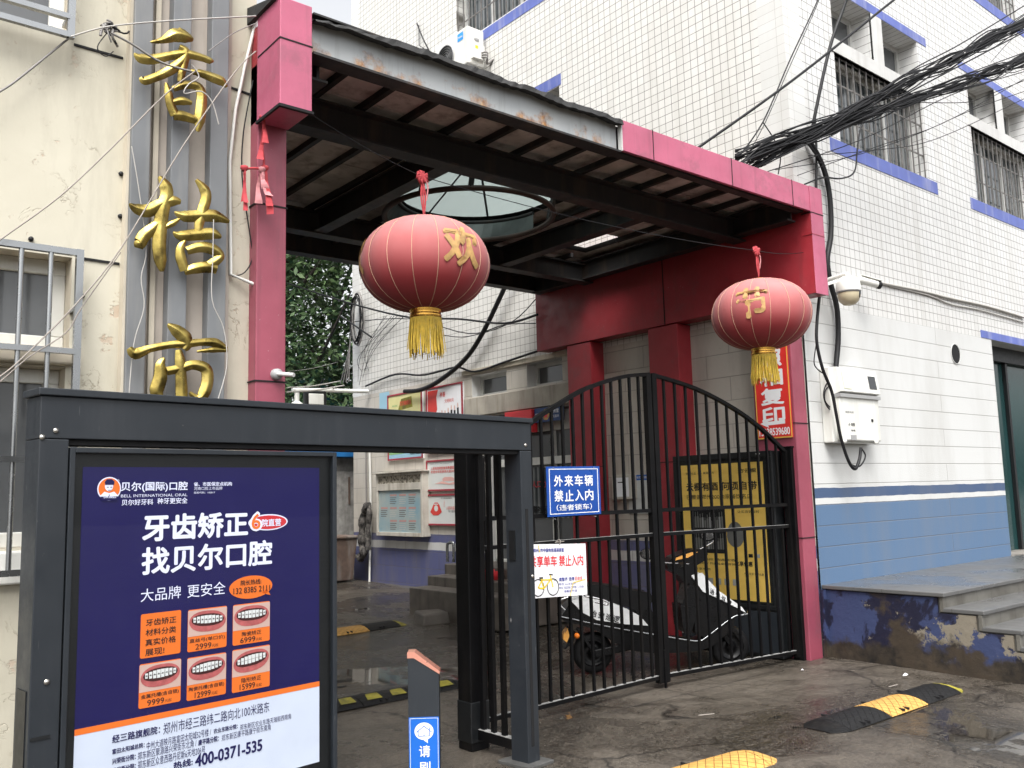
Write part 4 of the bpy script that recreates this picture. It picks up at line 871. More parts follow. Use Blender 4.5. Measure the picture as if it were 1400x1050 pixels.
# emblem: orange disc with a man's bust in a white ring
disc(153, 668, .049, 'ad_letter', 1); disc(153, 668, .044, 'ad_orange', 2); u, z = pix(153, 668)
po_.poly([pp(u+a, z+b, L(3)) for a, b in ((-.038, -.03), (-.02, -.012), (0, -.018), (.02, -.012), (.038, -.03), (.02, -.043), (-.02, -.043))], 'ad_letter')
disc(152.5, 664, .017, 'ad_letter', 3, 1.3); po_.poly([pp(u+a, z+b+.004, L(4)) for a, b in ((-.018, .012), (.018, .012), (.02, .026), (.008, .036), (-.012, .035), (-.02, .024))], 'ad_navy')
for dx in (-.007, .007): po_.poly([pp(u+dx+a, z+.006+b, L(4)) for a, b in ((-.004, -.001), (.004, -.001), (.004, .0015), (-.004, .0015))], 'ad_navy')
po_.poly([pp(u+a, z-.006+b, L(4)) for a, b in ((-.006, -.001), (.006, -.001), (.006, .001), (-.006, .001))], 'ad_navy'); po_.poly([pp(u+a, z-.012+b, L(4)) for a, b in ((-.005, -.026), (0, -.032), (.005, -.026), (0, -.01))], 'ad_navy')
po_.poly([pp(u+a, z+b, L(5)) for a, b in ((-.036, -.032), (.036, -.032), (.03, -.048), (-.03, -.048))], 'ad_navy'); T('DR.BELL', 145, 681, 677.5, 162, lay=6, bold=.02); T('®', 163, 659, 655, 167)
T('贝尔(国际)口腔', 169, 673, 659, 260, bold=.02); T('BELL INTERNATIONAL ORAL', 169, 680, 676, 260); T('贝尔好牙科', 170, 691, 683, 213, bold=.015); T('种牙更安全', 219, 689, 681, 260, bold=.015)
T('省、市医保定点机构', 269, 664.5, 659, 321, bold=.02); T('河南口腔上市品牌', 269, 670, 665.5, 308); T('股权代码：100017', 269, 675, 672, 298)
T('牙齿矫正', 199, 740, 705, 342, bold=.035); T('找贝尔口腔', 198, 786, 750, 375, bold=.03)
disc(371, 714, (pix(398, 714)[0]-pix(344, 714)[0])/2, 'ad_letter', 1, .36); disc(371, 714, (pix(396, 714)[0]-pix(346, 714)[0])/2, 'ink_red', 2, .33); T('院直营', 362, 720, 710, 388, lay=3, bold=.02); T('6', 346.5, 725, 701, 361, 'ad_letter', .07, 3); T('6', 348, 723.5, 703, 359.5, 'ad_orange', .02, 4)
T('大品牌', 196, 824, 806, 251, bold=-.005); T('更安全', 260, 818, 800, 312, bold=-.005)
disc(347.5, 803, (pix(377, 803)[0]-pix(318, 803)[0])/2, 'ad_orange', 1, .47); po_.poly([pp(*pix(x, y), L(1)) for x, y in ((362, 811), (369, 805), (374, 814))], 'ad_orange')
T('院长热线:', 333, 801, 794, 361, 'ink_black', .015, 3); T('132 8385 2111', 323, 813, 805, 373, 'ink_black', .01, 3)
def card(x0, y0, x1, y1, lines, kind):
    ua, za, ub, zb2 = rrect(x0, y0, x1, y1, 'ad_orange', 1)
    if kind < 0:
        for k, s_ in enumerate(lines): hh = (zb2-za)/5.2; po_.text(s_, pp(ua+.022, zb2-.022-hh*(k+.82)-k*.006, L(2)), pu_*((ub-ua-.044)*(1 if len(s_) > 3 else .62)), ZV*hh*.78, 'ink_black', .015, 0)
        return
    zs = za+(zb2-za)*.36; po_.quad(pp(ua+.001, zs, L(2)), pp(ub-.001, zs, L(2)), pp(ub-.001, zb2-.004, L(2)), pp(ua+.001, zb2-.004, L(2)), 'skin')
    cx_, cz = (ua+ub)/2, (zs+zb2)/2+.004; W_, H_ = (ub-ua)*.48, (zb2-zs)*.46; random.seed(kind); tl = .1*(kind-2)
    def ell(sx, sy, oy, m, lay, n=24, px=.8):
        po_.add([pp(cx_+W_*sx*(abs(math.cos(a))**px)*math.copysign(1, math.cos(a)), cz+H_*(sy*math.sin(a)+oy+tl*sx*math.cos(a)*.6), L(lay)) for a in [2*math.pi*i/n for i in range(n)]], [tuple(range(n))], m)
    ell(.98, .86, -.05, 'lip', 3); ell(.86, .5, .06, 'mouth', 4)
    for k in range(8):
        f_ = (k-3.5)/4; w_ = .11*(1-.3*abs(f_)); po_.add([pp(cx_+W_*(f_*.8+a*w_), cz+H_*(.1+b*.36*(1-.5*f_*f_)+tl*f_*.5), L(5)) for a, b in ((-.8, -.9), (.8, -.9), (.92, .9), (-.92, .9))], [(0, 1, 2, 3)], 'tooth')
        if kind != 5: po_.add([pp(cx_+W_*(f_*.8+a*.03), cz+H_*(.1+b*.06+tl*f_*.5), L(6)) for a, b in ((-1, -1), (1, -1), (1, 1), (-1, 1))], [(0, 1, 2, 3)], 'steel' if kind != 2 else 'cable_grey')
    po_.add([pp(cx_+W_*a, cz+H_*(.09+b+tl*a*.55), L(6)) for a, b in ((-.8, -.012), (.8, -.012), (.8, .012), (-.8, .012))], [(0, 1, 2, 3)], 'cable_grey')
    wm = min(.9, .13*len(lines[0])); po_.text(lines[0], pp(cx_-(ub-ua)*wm/2, za+(zs-za)*.55, L(2)), pu_*(ub-ua)*wm, ZV*(zs-za)*.3, 'ink_black', .01, 0)
    po_.text(lines[1], pp(cx_-(ub-ua)*.3, za+(zs-za)*.1, L(2)), pu_*(ub-ua)*.4, ZV*(zs-za)*.36, 'ink_black', .01, 0); po_.text('元起', pp(cx_+(ub-ua)*.12, za+(zs-za)*.12, L(2)), pu_*(ub-ua)*.16, ZV*(zs-za)*.2, 'ink_black', .0, 0)
card(195, 841, 251, 902, ['牙齿矫正', '材料分类', '真实价格', '展现!'], -1)
card(260, 835, 314, 893, ['直丝弓(单口价)', '2999'], 1); card(322, 828, 373, 884, ['陶瓷矫正', '6999'], 2)
card(193, 910, 251, 971, ['金属托槽(含自锁)', '9999'], 3); card(259, 901, 313, 960, ['陶瓷托槽(含自锁)', '12999'], 4); card(321, 890, 373, 949, ['隐形矫正', '15999'], 5)
T('经三路旗舰院：', 157, 1018, 1007, 222, 'ad_navy', .02, 2); T('郑州市经三路纬二路向北100米路东', 227, 1006, 990, 372, 'ad_navy', .0, 2)
T('富田太阳城总院：', 157, 1033, 1026, 201, 'ad_navy', .02, 2); T('中州大道映月路富田太阳城52号楼 / ', 204, 1027, 1016, 292, 'ad_navy', 0, 2); T('农业东路分院：', 296, 1004.5, 998, 329, 'ad_navy', .02, 2); T('郑东新区农业东路天瑞街西南角', 332, 1000, 992, 402, 'ad_navy', 0, 2)
T('兴荣街分院：', 157, 1047, 1039, 189, 'ad_navy', .02, 2); T('郑东新区聚源路兴荣街东北角 /', 192, 1041, 1030, 272, 'ad_navy', 0, 2); T('康平路分院：', 275, 1021, 1013, 303, 'ad_navy', .02, 2); T('郑东新区康平路康宁街东南角', 307, 1015, 1006, 374, 'ad_navy', 0, 2)
T('丹尼斯分院：', 157, 1060, 1052, 189, 'ad_navy', .02, 2); T('郑东新区众意西路丹尼斯6天地206号', 192, 1054, 1042, 284, 'ad_navy', 0, 2)
T('热线:', 241, 1054, 1044, 267, 'ad_navy', .03, 2); T('400-0371-535', 271, 1050, 1034, 362, 'ad_navy', .035, 2)
po_.build('poster', box)
m_ = MB(); m_.quad(pp(u0+t, z0_+t, .012), pp(u1-t, z0_+t, .012), pp(u1-t, z1_-t, .012), pp(u0+t, z1_-t, .012), 'glass'); m_.build('glass', box)
m_ = MB(); ua, za = pix(443, 623); m_.obox(pp(ua, za, .008), pu_*.042, back*.003, ZV*.015, 'white'); m_.build('sticker', box)
# ================================================================== CARD READER BOLLARD
M['copper'] = flat('copper_trim', (.78, .36, .27), .3, .7)
bc = Vector((2.87, 4.29, 0)); bo = thing('card_reader_bollard', 'slim dark grey card reader post with a copper coloured top and blue sticker', 'bollard', bc)
bu, bn = pu_, pn; wv = .11
def bp(u, d_, z): return bc+bu*u+bn*d_+ZV*z
side = [(-.075, 0), (.075, 0), (.075, .63), (-.075, .735), ]
# body is a prism across its narrow side; the sloping top faces the approaching pedestrian
fu = Vector((.78, -.62, 0)).normalized(); sv = Vector((fu.y, -fu.x, 0))      # slope runs down along fu; narrow side sv
def bq(a, b, z): return bc+fu*a+sv*b+ZV*z
m_ = MB(); m_.prism([bq(-.085, -.045, 0), bq(.085, -.045, 0), bq(.085, -.045, .625), bq(-.055, -.045, .715), bq(-.085, -.045, .715)], sv*.09, 'portal_grey'); bod = m_.build('body', bo, .004)
m_ = MB()
for k in range(5): m_.obox(bq(-.0875, -.025, .42+.05*k), sv*.05, fu*.004, ZV*.014, 'portal_dark')
m_.build('vent', bod)
m_ = MB(); m_.prism([bq(-.088, -.048, .715), bq(-.052, -.048, .715), bq(.09, -.048, .625), bq(.09, -.048, .642), bq(-.048, -.048, .748), bq(-.088, -.048, .748)], sv*.096, 'copper'); m_.build('cap', bo, .004)
# blue sticker on the wide face towards the street
M['sticker_blue'] = flat('sticker_blue', (.012, .12, .5), .35)
nrm_side = sv if (CO-bc).dot(sv) > 0 else -sv
m_ = MB(); so_ = bc+nrm_side*.047; ux = fu if nrm_side.cross(ZV).dot(fu) < 0 else -fu
ux = ZV.cross(nrm_side).normalized()
def sk(u, z, l=0): return so_+ux*u+ZV*z+nrm_side*l
m_.quad(sk(-.083, .04), sk(.083, .04), sk(.083, .40), sk(-.083, .40), 'sticker_blue')
for (a, b, c_, d_) in ((-.077, .05, -.075, .394), (.075, .05, .077, .394), (-.077, .392, .077, .394)): m_.quad(sk(a, b, .0008), sk(c_, b, .0008), sk(c_, d_, .0008), sk(a, d_, .0008), 'white')
m_.add([sk(math.cos(a)*.052, .325+math.sin(a)*.046, .001) for a in [2*math.pi*i/28 for i in range(28)]], [tuple(range(28))], 'white'); m_.poly([sk(-.01, .284, .001), sk(.02, .284, .001), sk(.02, .262, .001)], 'white')
def lw2(x0, z0, x1, z1, w_=.004):
    a, b = sk(x0, z0, .0018), sk(x1, z1, .0018); d_ = (b-a).normalized(); s_ = nrm_side.cross(d_)*w_/2; m_.quad(a-s_, b-s_, b+s_, a+s_, 'sticker_blue')
for q_ in ((-.042, .32, 0, .352), (0, .352, .042, .32), (-.032, .326, -.032, .3), (-.032, .3, .03, .3), (.03, .3, .03, .326), (.0, .302, .0, .325), (.03, .345, .03, .332)): lw2(*q_)
m_.text('请', sk(-.028, .19), ux*.06, ZV*.06, 'white', .01, .0012); m_.text('刷', sk(-.028, .105), ux*.06, ZV*.06, 'white', .01, .0012); m_.text('卡', sk(-.028, .045), ux*.06, ZV*.045, 'white', .01, .0012)
m_.build('sticker', bo)

# ================================================================== SPEED BUMPS
M['bump_rubber'] = tread_mat('bump_rubber', (.0075, .0075, .008), (.001, .001, .001)); M['bump_yellow'] = tread_mat('bump_yellow', (.55, .31, .085), (.08, .04, .012)); M['bump_plain'] = paint('bump_yellow', (.52, .30, .08), .6, .25, 18, dirt=(.12, .08, .04), dirtamt=.5, bump=.4); M['bump_lime'] = paint('bump_lime', (.24, .21, .022), .6, .4, 14, dirt=(.03, .03, .02), dirtamt=.9, bump=.3)
def speed_bump(name, label, a, b, wid, hgt, segs, ends=(None, None), z=0.0, tri=False):
    """rubber hump from a to b; segs lists each segment's material along its length"""
    a, b = Vector((a[0], a[1], z)), Vector((b[0], b[1], z)); d_ = (b-a); L_ = d_.length; d_.normalize(); s_ = Vector((-d_.y, d_.x, 0))
    root = thing(name, label, 'speed bump', (a+b)/2, 'rubber speed bumps'); prof = [(-.5, 0), (-.49, .12), (-.36, .55), (-.18, .9), (0, 1), (.18, .9), (.36, .55), (.49, .12), (.5, 0)]
    def sec(t_, k=1.0): return [a+d_*t_+s_*(x*wid*(.55+.45*k))+ZV*(h*hgt*k+.004) for x, h in prof]
    n = len(segs); mb_ = None; pos = [.0]+[(k+1)/n for k in range(n)]
    cap = .09 if ends[0] is not None or ends[1] is not None else 0
    for k, m in enumerate(segs):
        mb_ = MB(); t0, t1 = L_*pos[k]+.004, L_*pos[k+1]-.004; A_, B_ = sec(t0), sec(t1)
        for i in range(len(prof)-1): mb_.quad(A_[i+1], A_[i], B_[i], B_[i+1], m)
        mb_.add(A_, [tuple(range(len(A_)))], m); mb_.add(B_, [tuple(range(len(B_)))[::-1]], m)
        # moulded diagonal treads
        m2 = 'rubber' if m != 'rubber' else 'rubber'
        nt_ = 0
        for r in range(nt_):
            t_ = t0+(t1-t0)*(r+.3)/nt_
            for sgn in (-1, 1):
                q0 = a+d_*t_+s_*(sgn*.06*wid)+ZV*(hgt*.985+.004); q1 = a+d_*(t_+.028)+s_*(sgn*.34*wid)+ZV*(hgt*.6+.007); mb_.bar(q0-ZV*.002, q1-ZV*.001, .007, .005, m)
        if tri:
            for r in range(2):
                t_ = t0+(t1-t0)*(.12+.5*r); w3 = (t1-t0)*.3
                P3 = [a+d_*t_-s_*(.36*wid)+ZV*(hgt*.55+.011), a+d_*(t_+w3)-s_*(.36*wid)+ZV*(hgt*.55+.011), a+d_*(t_+w3)-s_*(.06*wid)+ZV*(hgt*.97+.012), a+d_*(t_+.2*w3)-s_*(.06*wid)+ZV*(hgt*.97+.012)]
                mb_.add(P3, [(0, 1, 2, 3)], 'bump_lime')
        for t_, sx in ((t0+(t1-t0)*.33, -.41), (t0+(t1-t0)*.45, -.41), (t0+(t1-t0)*.33, .41)): mb_.obox(a+d_*t_+s_*sx*wid-s_*.03+ZV*(hgt*.34), d_*.012, s_*.06, ZV*.014, 'gap_black')
        mb_.build('segment', root)
    for e, t_, sg in ((ends[0], 0, -1), (ends[1], L_, 1)):
        if e is None: continue
        mb_ = MB(); last = sec(t_)
        for j, k in enumerate((.93, .75, .45, .12)):
            cur = sec(t_+sg*.035*(j+1), k)
            for i in range(len(prof)-1): mb_.quad(*((cur[i+1], cur[i], last[i], last[i+1]) if sg < 0 else (last[i+1], last[i], cur[i], cur[i+1])), e if j < 2 else 'rubber' if e == 'rubber' else e)
            last = cur
        mb_.build('end_piece', root)
    return root
p, q_ = onZ(1131, 995), onZ(1290, 942)
speed_bump('speed_bump', 'black and yellow rubber speed bump on the open ground before the blue painted plinth', (p.x+.02, p.y), (q_.x-.06, q_.y), .33, .045, ['bump_rubber', 'bump_yellow', 'bump_rubber'], ('rubber', 'bump_lime'))
p, q_ = onZ(925, 1068), onZ(1035, 1036)
speed_bump('speed_bump', 'yellow rubber speed bump piece at the lower edge of the picture', (p.x, p.y), (q_.x-.08, q_.y), .33, .045, ['bump_yellow'], ('rubber', 'bump_yellow'))
p, q_ = onZ(330, 990), onZ(615, 938)
speed_bump('speed_bump', 'black rubber speed bump with lime triangles crossing under the portal behind the card reader', (p.x, p.y), (q_.x, q_.y), .34, .05, ['bump_rubber']*4, ('rubber', 'rubber'), 0, True)
p, q_ = onZ(400, 876, .1), onZ(536, 853, .12)
speed_bump('speed_bump', 'farthest speed bump, yellow and black, lying on the passage floor beyond the portal', (p.x, p.y), (q_.x, q_.y), .36, .055, ['bump_rubber', 'bump_yellow', 'bump_rubber'], ('rubber', 'bump_lime'), gz(q_.y))

# ================================================================== PLATFORM AND STEPS IN FRONT OF THE TILED BUILDING
def peel_mat():
    t = MT('peeling_blue_paint', .6); X, Y, Z = t.xyz(); n1 = t.noise(1.7, 8, .62, dist=.4); n2 = t.noise(4.2, 8, .7)
    c = t.mix(t.ramp(n1, [(.47, 0), (.5, 1)]), S(15, 16, 40), S(48, 58, 92))
    c = t.mix(t.ramp(t.math('ADD', n2, t.math('MULTIPLY', t.noise(1.1, 3), .5)), [(.86, 0), (.885, 1)]), c, S(120, 113, 100))
    low = t.math('MULTIPLY_ADD', Z, -1.1, t.noise(1.6, 7, .65)); c = t.mix(t.ramp(low, [(.22, 0), (.31, 1)]), c, t.mix(t.ramp(t.noise(5, 8, .75), [(.35, 0), (.65, 1)]), S(14, 12, 11), S(62, 53, 42)))
    c = t.mix(t.ramp(t.noise(1.3, 6, .6, t.map((1, 1, 1), loc=(4, 7, 1))), [(.54, 0), (.58, 1)]), c, t.mix(n2, S(30, 27, 24), S(72, 60, 46)))
    t.set('Base Color', c); t.bump(t.math('ADD', n1, t.math('MULTIPLY', n2, .6)), .8, .02); return t.m
M['peel'] = peel_mat()
def slab_mat():
    t = MT('wet_stone', .3, 0, .5); n = t.noise(.8, 5, .6); c = t.mix(t.noise(5, 6, .7), (.065, .067, .07), (.12, .118, .113))
    br = t.n('ShaderNodeTexBrick', {'Vector': t.co(), 'Scale': 1.0, 'Mortar Size': .004, 'Brick Width': .8, 'Row Height': .6}, offset=.0); c = t.mix(t.math('MULTIPLY', br.outputs[1], .7), c, (.05, .045, .04))
    t.set('Base Color', c); t.set('Roughness', t.ramp(n, [(.4, .12), (.62, .5)])); t.bump(t.noise(30, 4), .1, .004); return t.m
M['stone'] = slab_mat()
M['riser'] = (lambda t: (lambda br: (t.set('Base Color', t.mix(t.math('MULTIPLY', br.outputs[1], .8), t.mix(t.ramp(t.noise(3, 6, .65), [(.4, 0), (.7, 1)]), (.13, .125, .11), (.06, .054, .044)), (.05, .045, .04))), t.bump(t.noise(20, 4), .2, .004), t.m)[-1])(t.n('ShaderNodeTexBrick', {'Vector': t.comb(t.xyz()[0], t.xyz()[2]), 'Scale': 1.0, 'Mortar Size': .004, 'Brick Width': .3, 'Row Height': 1.0}, offset=0.0)))(MT('stone_riser', .5))
pf = thing('stone_platform', 'raised stone platform with steps and a peeling blue painted side wall', 'platform', (7.75, 3.68, 0))
T_ = [(4.8, 3.68, .672), (3.68, 3.37, .545), (3.37, 3.09, .415), (3.09, 2.8, .285), (2.8, 2.5, .15)]
PX, PX2 = 7.75, 18.0
m_ = MB(); out = [(4.8, -.3), (4.8, .63)]
for i, (ya, yb2, z) in enumerate(T_):
    if i: out += [(ya, z-.035)]
    else: out += []
    out += [(yb2, z-.035 if i else .63)]
out += [(2.5, -.3)]
m_.prism([(PX+.02, y, z) for y, z in out], (PX2-PX-.02, 0, 0), 'riser', 'riser'); m_.build('steps', pf)
m_ = MB(); m_.box((7.69, 4.765, -.3), (PX+.01, 4.799, .63), 'peel'); m_.prism([(PX, y, z) for y, z in [(4.8, -.3), (4.8, .628), (3.72, .628), (3.72, .5), (3.41, .5), (3.41, .37), (3.13, .37), (3.13, .24), (2.84, .24), (2.84, .1), (2.5, .1), (2.5, -.3)]], (.019, 0, 0), 'peel'); m_.build('side_wall', pf)
for i, (ya, yb2, z) in enumerate(T_):
    m_ = MB(); m_.box((PX-.025+(.0 if i == 0 else .02*1), yb2-.03, z-.035), (PX2, ya-.0 if i == 0 else ya-.002, z), 'stone'); m_.build('tread', pf, .006)
    m_ = MB(); m_.box((PX-.004, yb2-.012, z-.16), (PX2, yb2+.02, z-.037), 'riser'); m_.build('riser', pf, .003)

# ================================================================== ON THE TILED BUILDING'S STREET WALL
def on_wall(x, y, off=.0): return onY(x, y, BY-off)
a, b = on_wall(1152, 606, .16), on_wall(1198, 508, .16)
mx = thing('meter_box', 'pale plastic meter box with a small dark window on the white painted wall', 'utility box', (a.x, BY, a.z))
m_ = MB(); m_.box((a.x-.07, BY-.11, a.z+.01), (b.x, BY, b.z-.0), 'white_plastic'); m_.box((a.x-.0, BY-.16, a.z+.03), (b.x-.0, BY-.11, a.z+.47), 'white_plastic'); bxx = m_.build('case', mx, .012)
zt_ = b.z; m_ = MB(); m_.prism([(a.x+.0, BY-.112, a.z+.49), (a.x+.0, BY-.185, a.z+.51), (a.x+.0, BY-.15, zt_+.0), (a.x+.0, BY-.112, zt_+.005)], (b.x-a.x, 0, 0), 'white_plastic'); m_.build('lid', mx, .008)
fy = lambda z: BY-.187+.035*(z-a.z-.51)/(zt_-a.z-.51)
m_ = MB(); zz0, zz1 = a.z+.56, zt_-.06
m_.prism([(b.x-.19, fy(zz0)-.003, zz0), (b.x-.05, fy(zz0)-.003, zz0), (b.x-.05, fy(zz1)-.003, zz1), (b.x-.19, fy(zz1)-.003, zz1)], (0, .003, 0), 'dark_glass'); m_.build('window', mx)
m_ = MB(); m_.prism([(a.x+.06, fy(zz0-.02)-.004, zz0-.02), (a.x+.2, fy(zz0-.02)-.004, zz0-.02), (a.x+.2, fy(zz1+.02)-.004, zz1+.02), (a.x+.06, fy(zz1+.02)-.004, zz1+.02)], (0, .003, 0), (lambda: M.setdefault('paper', flat('paper_label', (.62, .64, .5), .5)))()); m_.build('paper_label', mx)
m_ = MB(); m_.box((a.x-.01, BY-.18, a.z+.455), (b.x+.01, BY-.11, a.z+.49), 'grey_plastic'); m_.box((a.x+.16, BY-.165, a.z+.035), (a.x+.26, BY-.16, a.z+.085), 'grey_plastic')
m_.text('国家电网', (a.x+.09, BY-.1605, a.z+.3), (.15, 0, 0), (0, 0, .022), 'grey_plastic', .01); m_.text('⚡ 危险', (a.x+.13, BY-.1605, a.z+.17), (.12, 0, 0), (0, 0, .035), 'ink_black', .02); m_.text('有电', (a.x+.17, BY-.1605, a.z+.12), (.08, 0, 0), (0, 0, .02), 'ink_black', .01)
m_.lathe((b.x-.16, BY-.16, a.z+.24), (0, -1, 0), [(.018, 0), (.015, .008), (.0, .009)], 'gap_black', 10)
for x in (a.x+.03, b.x-.12): m_.lathe((x, BY-.16, a.z+.02), (0, -1, 0), [(.025, 0), (.025, .02), (.0, .022)], 'white_plastic', 10)
m_.build('trim', mx)
# dome camera
dc = onY(1160, 396, 4.5); dr = .115
dm = thing('dome_camera', 'white dome security camera on a bracket at the corner of the tiled building', 'security camera', dc)
m_ = MB(); m_.lathe(dc, (0, 0, 1), [(dr, -.02), (dr*1.02, .01), (dr*.98, .06), (dr*.82, .105), (dr*.5, .13), (.0, .135)], 'white_plastic', 28); m_.lathe(dc, (0, 0, 1), [(dr*1.02, -.02), (dr, -.035), (dr*.9, -.035)], 'grey_plastic', 28); m_.build('housing', dm)
M['amber_dome'] = flat('camera_dome', (.5, .44, .3), .15, 0, .6); m_ = MB(); m_.lathe(dc, (0, 0, 1), [(dr*.94, -.036), (dr*.93, -.07), (dr*.8, -.115), (dr*.5, -.15), (.001, -.163)], 'amber_dome', 28); m_.build('dome', dm)
m_ = MB(); lp = dc+Vector((.035, -.085, -.06)); m_.lathe(lp, (.35, -.93, -.25), [(.04, -.02), (.042, .012), (.03, .016), (.0, .014)], 'dark_glass', 16); m_.build('lens', dm)
m_ = MB(); m_.tube(smooth_path([dc+Vector((0, 0, .12)), dc+Vector((0, .03, .16)), Vector((dc.x, BY, dc.z+.13))]), .022, 'white_plastic', 10); m_.bar(dc+Vector((-.04, .1, .1)), Vector((dc.x-.25, BY-.02, dc.z+.02)), .03, .03, 'white_plastic'); m_.box((dc.x-.05, BY-.02, dc.z+.05), (dc.x+.05, BY, dc.z+.2), 'white_plastic'); m_.build('bracket', dm)
# bullet camera
bcp = onY(1188, 386, 4.62); bd_ = Vector((.93, -.3, -.16)).normalized()
bm = thing('bullet_camera', 'white bullet security camera beside the dome camera on the tiled wall', 'security camera', bcp)
m_ = MB(); m_.lathe(bcp, bd_, [(.0, -.14), (.034, -.14), (.04, -.12), (.04, .1), (.0, .1)], 'white_plastic', 18); m_.bar(bcp+ZV*.042-bd_*.12, bcp+ZV*.042+bd_*.15, .085, .008, 'white_plastic'); m_.build('housing', bm, .002)
m_ = MB(); m_.lathe(bcp, bd_, [(.04, .1), (.041, .145), (.036, .147), (.0, .13)], 'gap_black', 18); m_.build('lens', bm)
m_ = MB(); m_.tube([bcp-bd_*.08-ZV*.03, bcp-bd_*.12+Vector((0, .08, -.03)), Vector((bcp.x-.12, BY, bcp.z-.02))], .016, 'white_plastic', 8); m_.build('bracket', bm)
def cable(name, label, pts, r, m='cable', cat='cable', group=None, sm=True, n=6):
    mb = MB(); mb.tube(smooth_path(pts, 5) if sm else pts, r, m, n); return tag(mb.build(name), label, cat, group)
W_ = lambda pts, off=.04: [on_wall(x, y, off) for x, y in pts]
cable('conduit', 'white plastic conduit running along the tiled wall above the painted blocks', W_([(1165, 378), (1210, 388), (1260, 398), (1300, 408), (1350, 419), (1400, 434)], .02), .016, 'cable_white', 'conduit')
cable('wall_cable', 'white cable sagging below the conduit on the tiled wall', W_([(1215, 391), (1270, 404), (1300, 416), (1340, 424), (1400, 441)], .015), .009, 'cable_white')
cable('wall_cable', 'thick black cable trunk dropping past the pink fascia corner down to the meter box', W_([(1104, 190), (1118, 212), (1129, 240), (1135, 275), (1136, 320), (1131, 355), (1135, 385), (1144, 420), (1146, 460), (1143, 500), (1140, 535), (1142, 560)], .05), .03)
cable('wall_cable', 'black cable dropping from under the canopy corner beside the meter box to its base', W_([(1121, 400), (1117, 440), (1117, 470), (1125, 505), (1137, 535), (1144, 570), (1150, 600), (1160, 630), (1169, 641), (1175, 628), (1177, 612)], .17), .017)
cable('wall_cable', 'thin black cable loop hanging lowest under the meter box', W_([(1148, 590), (1158, 628), (1172, 638), (1180, 632), (1183, 622), (1177, 612)], .15), .008)
cable('wall_cable', 'coiled black cable hanging at the left side of the meter box', W_([(1141, 515), (1130, 525), (1126, 540), (1131, 556), (1141, 562), (1144, 548), (1138, 528), (1129, 533), (1128, 548), (1138, 560)], .09), .007)
cable('wall_cable', 'thin cable looping from the black drop to the painted wall left of the meter box', W_([(1116, 470), (1113, 495), (1118, 505), (1128, 512)], .08), .006)
cable('wall_cable', 'vertical black cable on the tiled wall above the pink fascia corner', W_([(1114, 160), (1116, 200), (1116, 262)], .04), .014)

# overhead cables running out over the street
def oh(label, pts, r, y0, y1, group=None, name='overhead_cable', n=6):
    k = len(pts); return cable(name, label, [onY(x, y, y0+(y1-y0)*i/(k-1)) for i, (x, y) in enumerate(pts)], r, 'cable', 'cable', group, True, n)
oh('thick black cable rising from the canopy roof across the corner of the tiled building', [(950, 205), (1086, 108), (1222, 0), (1350, -100)], .014, 4.75, 3.9)
oh('thick black cable dropping steeply from the top edge of the picture to the cable bundle', [(1168, -40), (1157, 0), (1134, 67), (1112, 168), (1108, 190)], .017, 4.3, 4.7)
oh('thin paired wire dropping from the top edge onto the canopy roof', [(1125, -30), (1118, 0), (1080, 82), (1043, 167), (1007, 218)], .007, 4.4, 4.7)
oh('second thin wire beside the paired wire dropping onto the canopy roof', [(1126, -30), (1119, 2), (1078, 95), (1046, 168), (1020, 215)], .004, 4.4, 4.7)
oh('thin wire arching from the paired wire down to the pink fascia', [(1043, 167), (1058, 190), (1067, 212), (1064, 238)], .006, 4.66, 4.6)
random.seed(21)
def bundle(name, label, path, spread, nn, r, y0, y1, tape=None):
    mb = MB(); k = len(path)
    for j in range(nn):
        a0 = random.uniform(0, 6.28); pts = []
        for i, (x, y) in enumerate(path):
            s_ = spread*(1.0 if i in (0,) else .7+.3*math.sin(j+i)); off = random.uniform(-1, 1)*s_
            pts.append(onY(x, y+off, y0+(y1-y0)*i/(k-1)+.02*math.sin(a0+i)))
        mb.tube(smooth_path(pts, 4), r*random.uniform(.6, 1.4), 'cable', 5)
    if tape:
        i0, i1 = tape; P_ = [onY(*path[i], y0+(y1-y0)*i/(k-1)) for i in range(i0, i1+1)]; mb.tube(smooth_path(P_, 4), .026, 'cable', 10)
        t0 = P_[0].lerp(P_[1], .3); mb.tube([t0, t0+(P_[1]-P_[0]).normalized()*.02], .029, 'white_plastic', 10)
    return tag(mb.build(name), label, 'cable bundle')
bundle('cable_bundle', 'upper taped bundle of black cables crossing in front of the barred windows', [(1005, 220), (1060, 196), (1110, 178), (1180, 145), (1235, 115), (1300, 82), (1350, 56), (1400, 30), (1480, -12)], 15, 26, .0062, 4.68, 3.5, (5, 7))
bundle('cable_bundle', 'lower dense bundle of black cables crossing in front of the barred windows', [(1022, 226), (1075, 203), (1120, 183), (1190, 155), (1240, 138), (1310, 116), (1360, 98), (1400, 82), (1480, 52)], 13, 28, .006, 4.68, 3.5)
thin = [([(1040, 228), (1150, 170), (1240, 100), (1310, 62), (1400, 8)], .007), ([(1060, 215), (1180, 160), (1270, 112), (1400, 44)], .008), ([(1090, 240), (1200, 200), (1290, 168), (1400, 108)], .004), ([(1045, 236), (1180, 190), (1300, 130), (1400, 98)], .005),
        ([(1105, 213), (1200, 205), (1280, 190), (1400, 135)], .004), ([(1060, 232), (1160, 215), (1250, 185), (1330, 150), (1400, 125)], .004), ([(1250, 140), (1320, 140), (1350, 130), (1400, 110)], .005), ([(1355, 85), (1375, 62), (1400, 38)], .004), ([(1030, 232), (1130, 185), (1260, 125), (1400, 72)], .006)]
for pts, r in thin: oh('single thin black wire among the cable bundles over the street', pts, r, 4.66, 3.5, 'single wires beside the cable bundles', 'overhead_wire', 5)
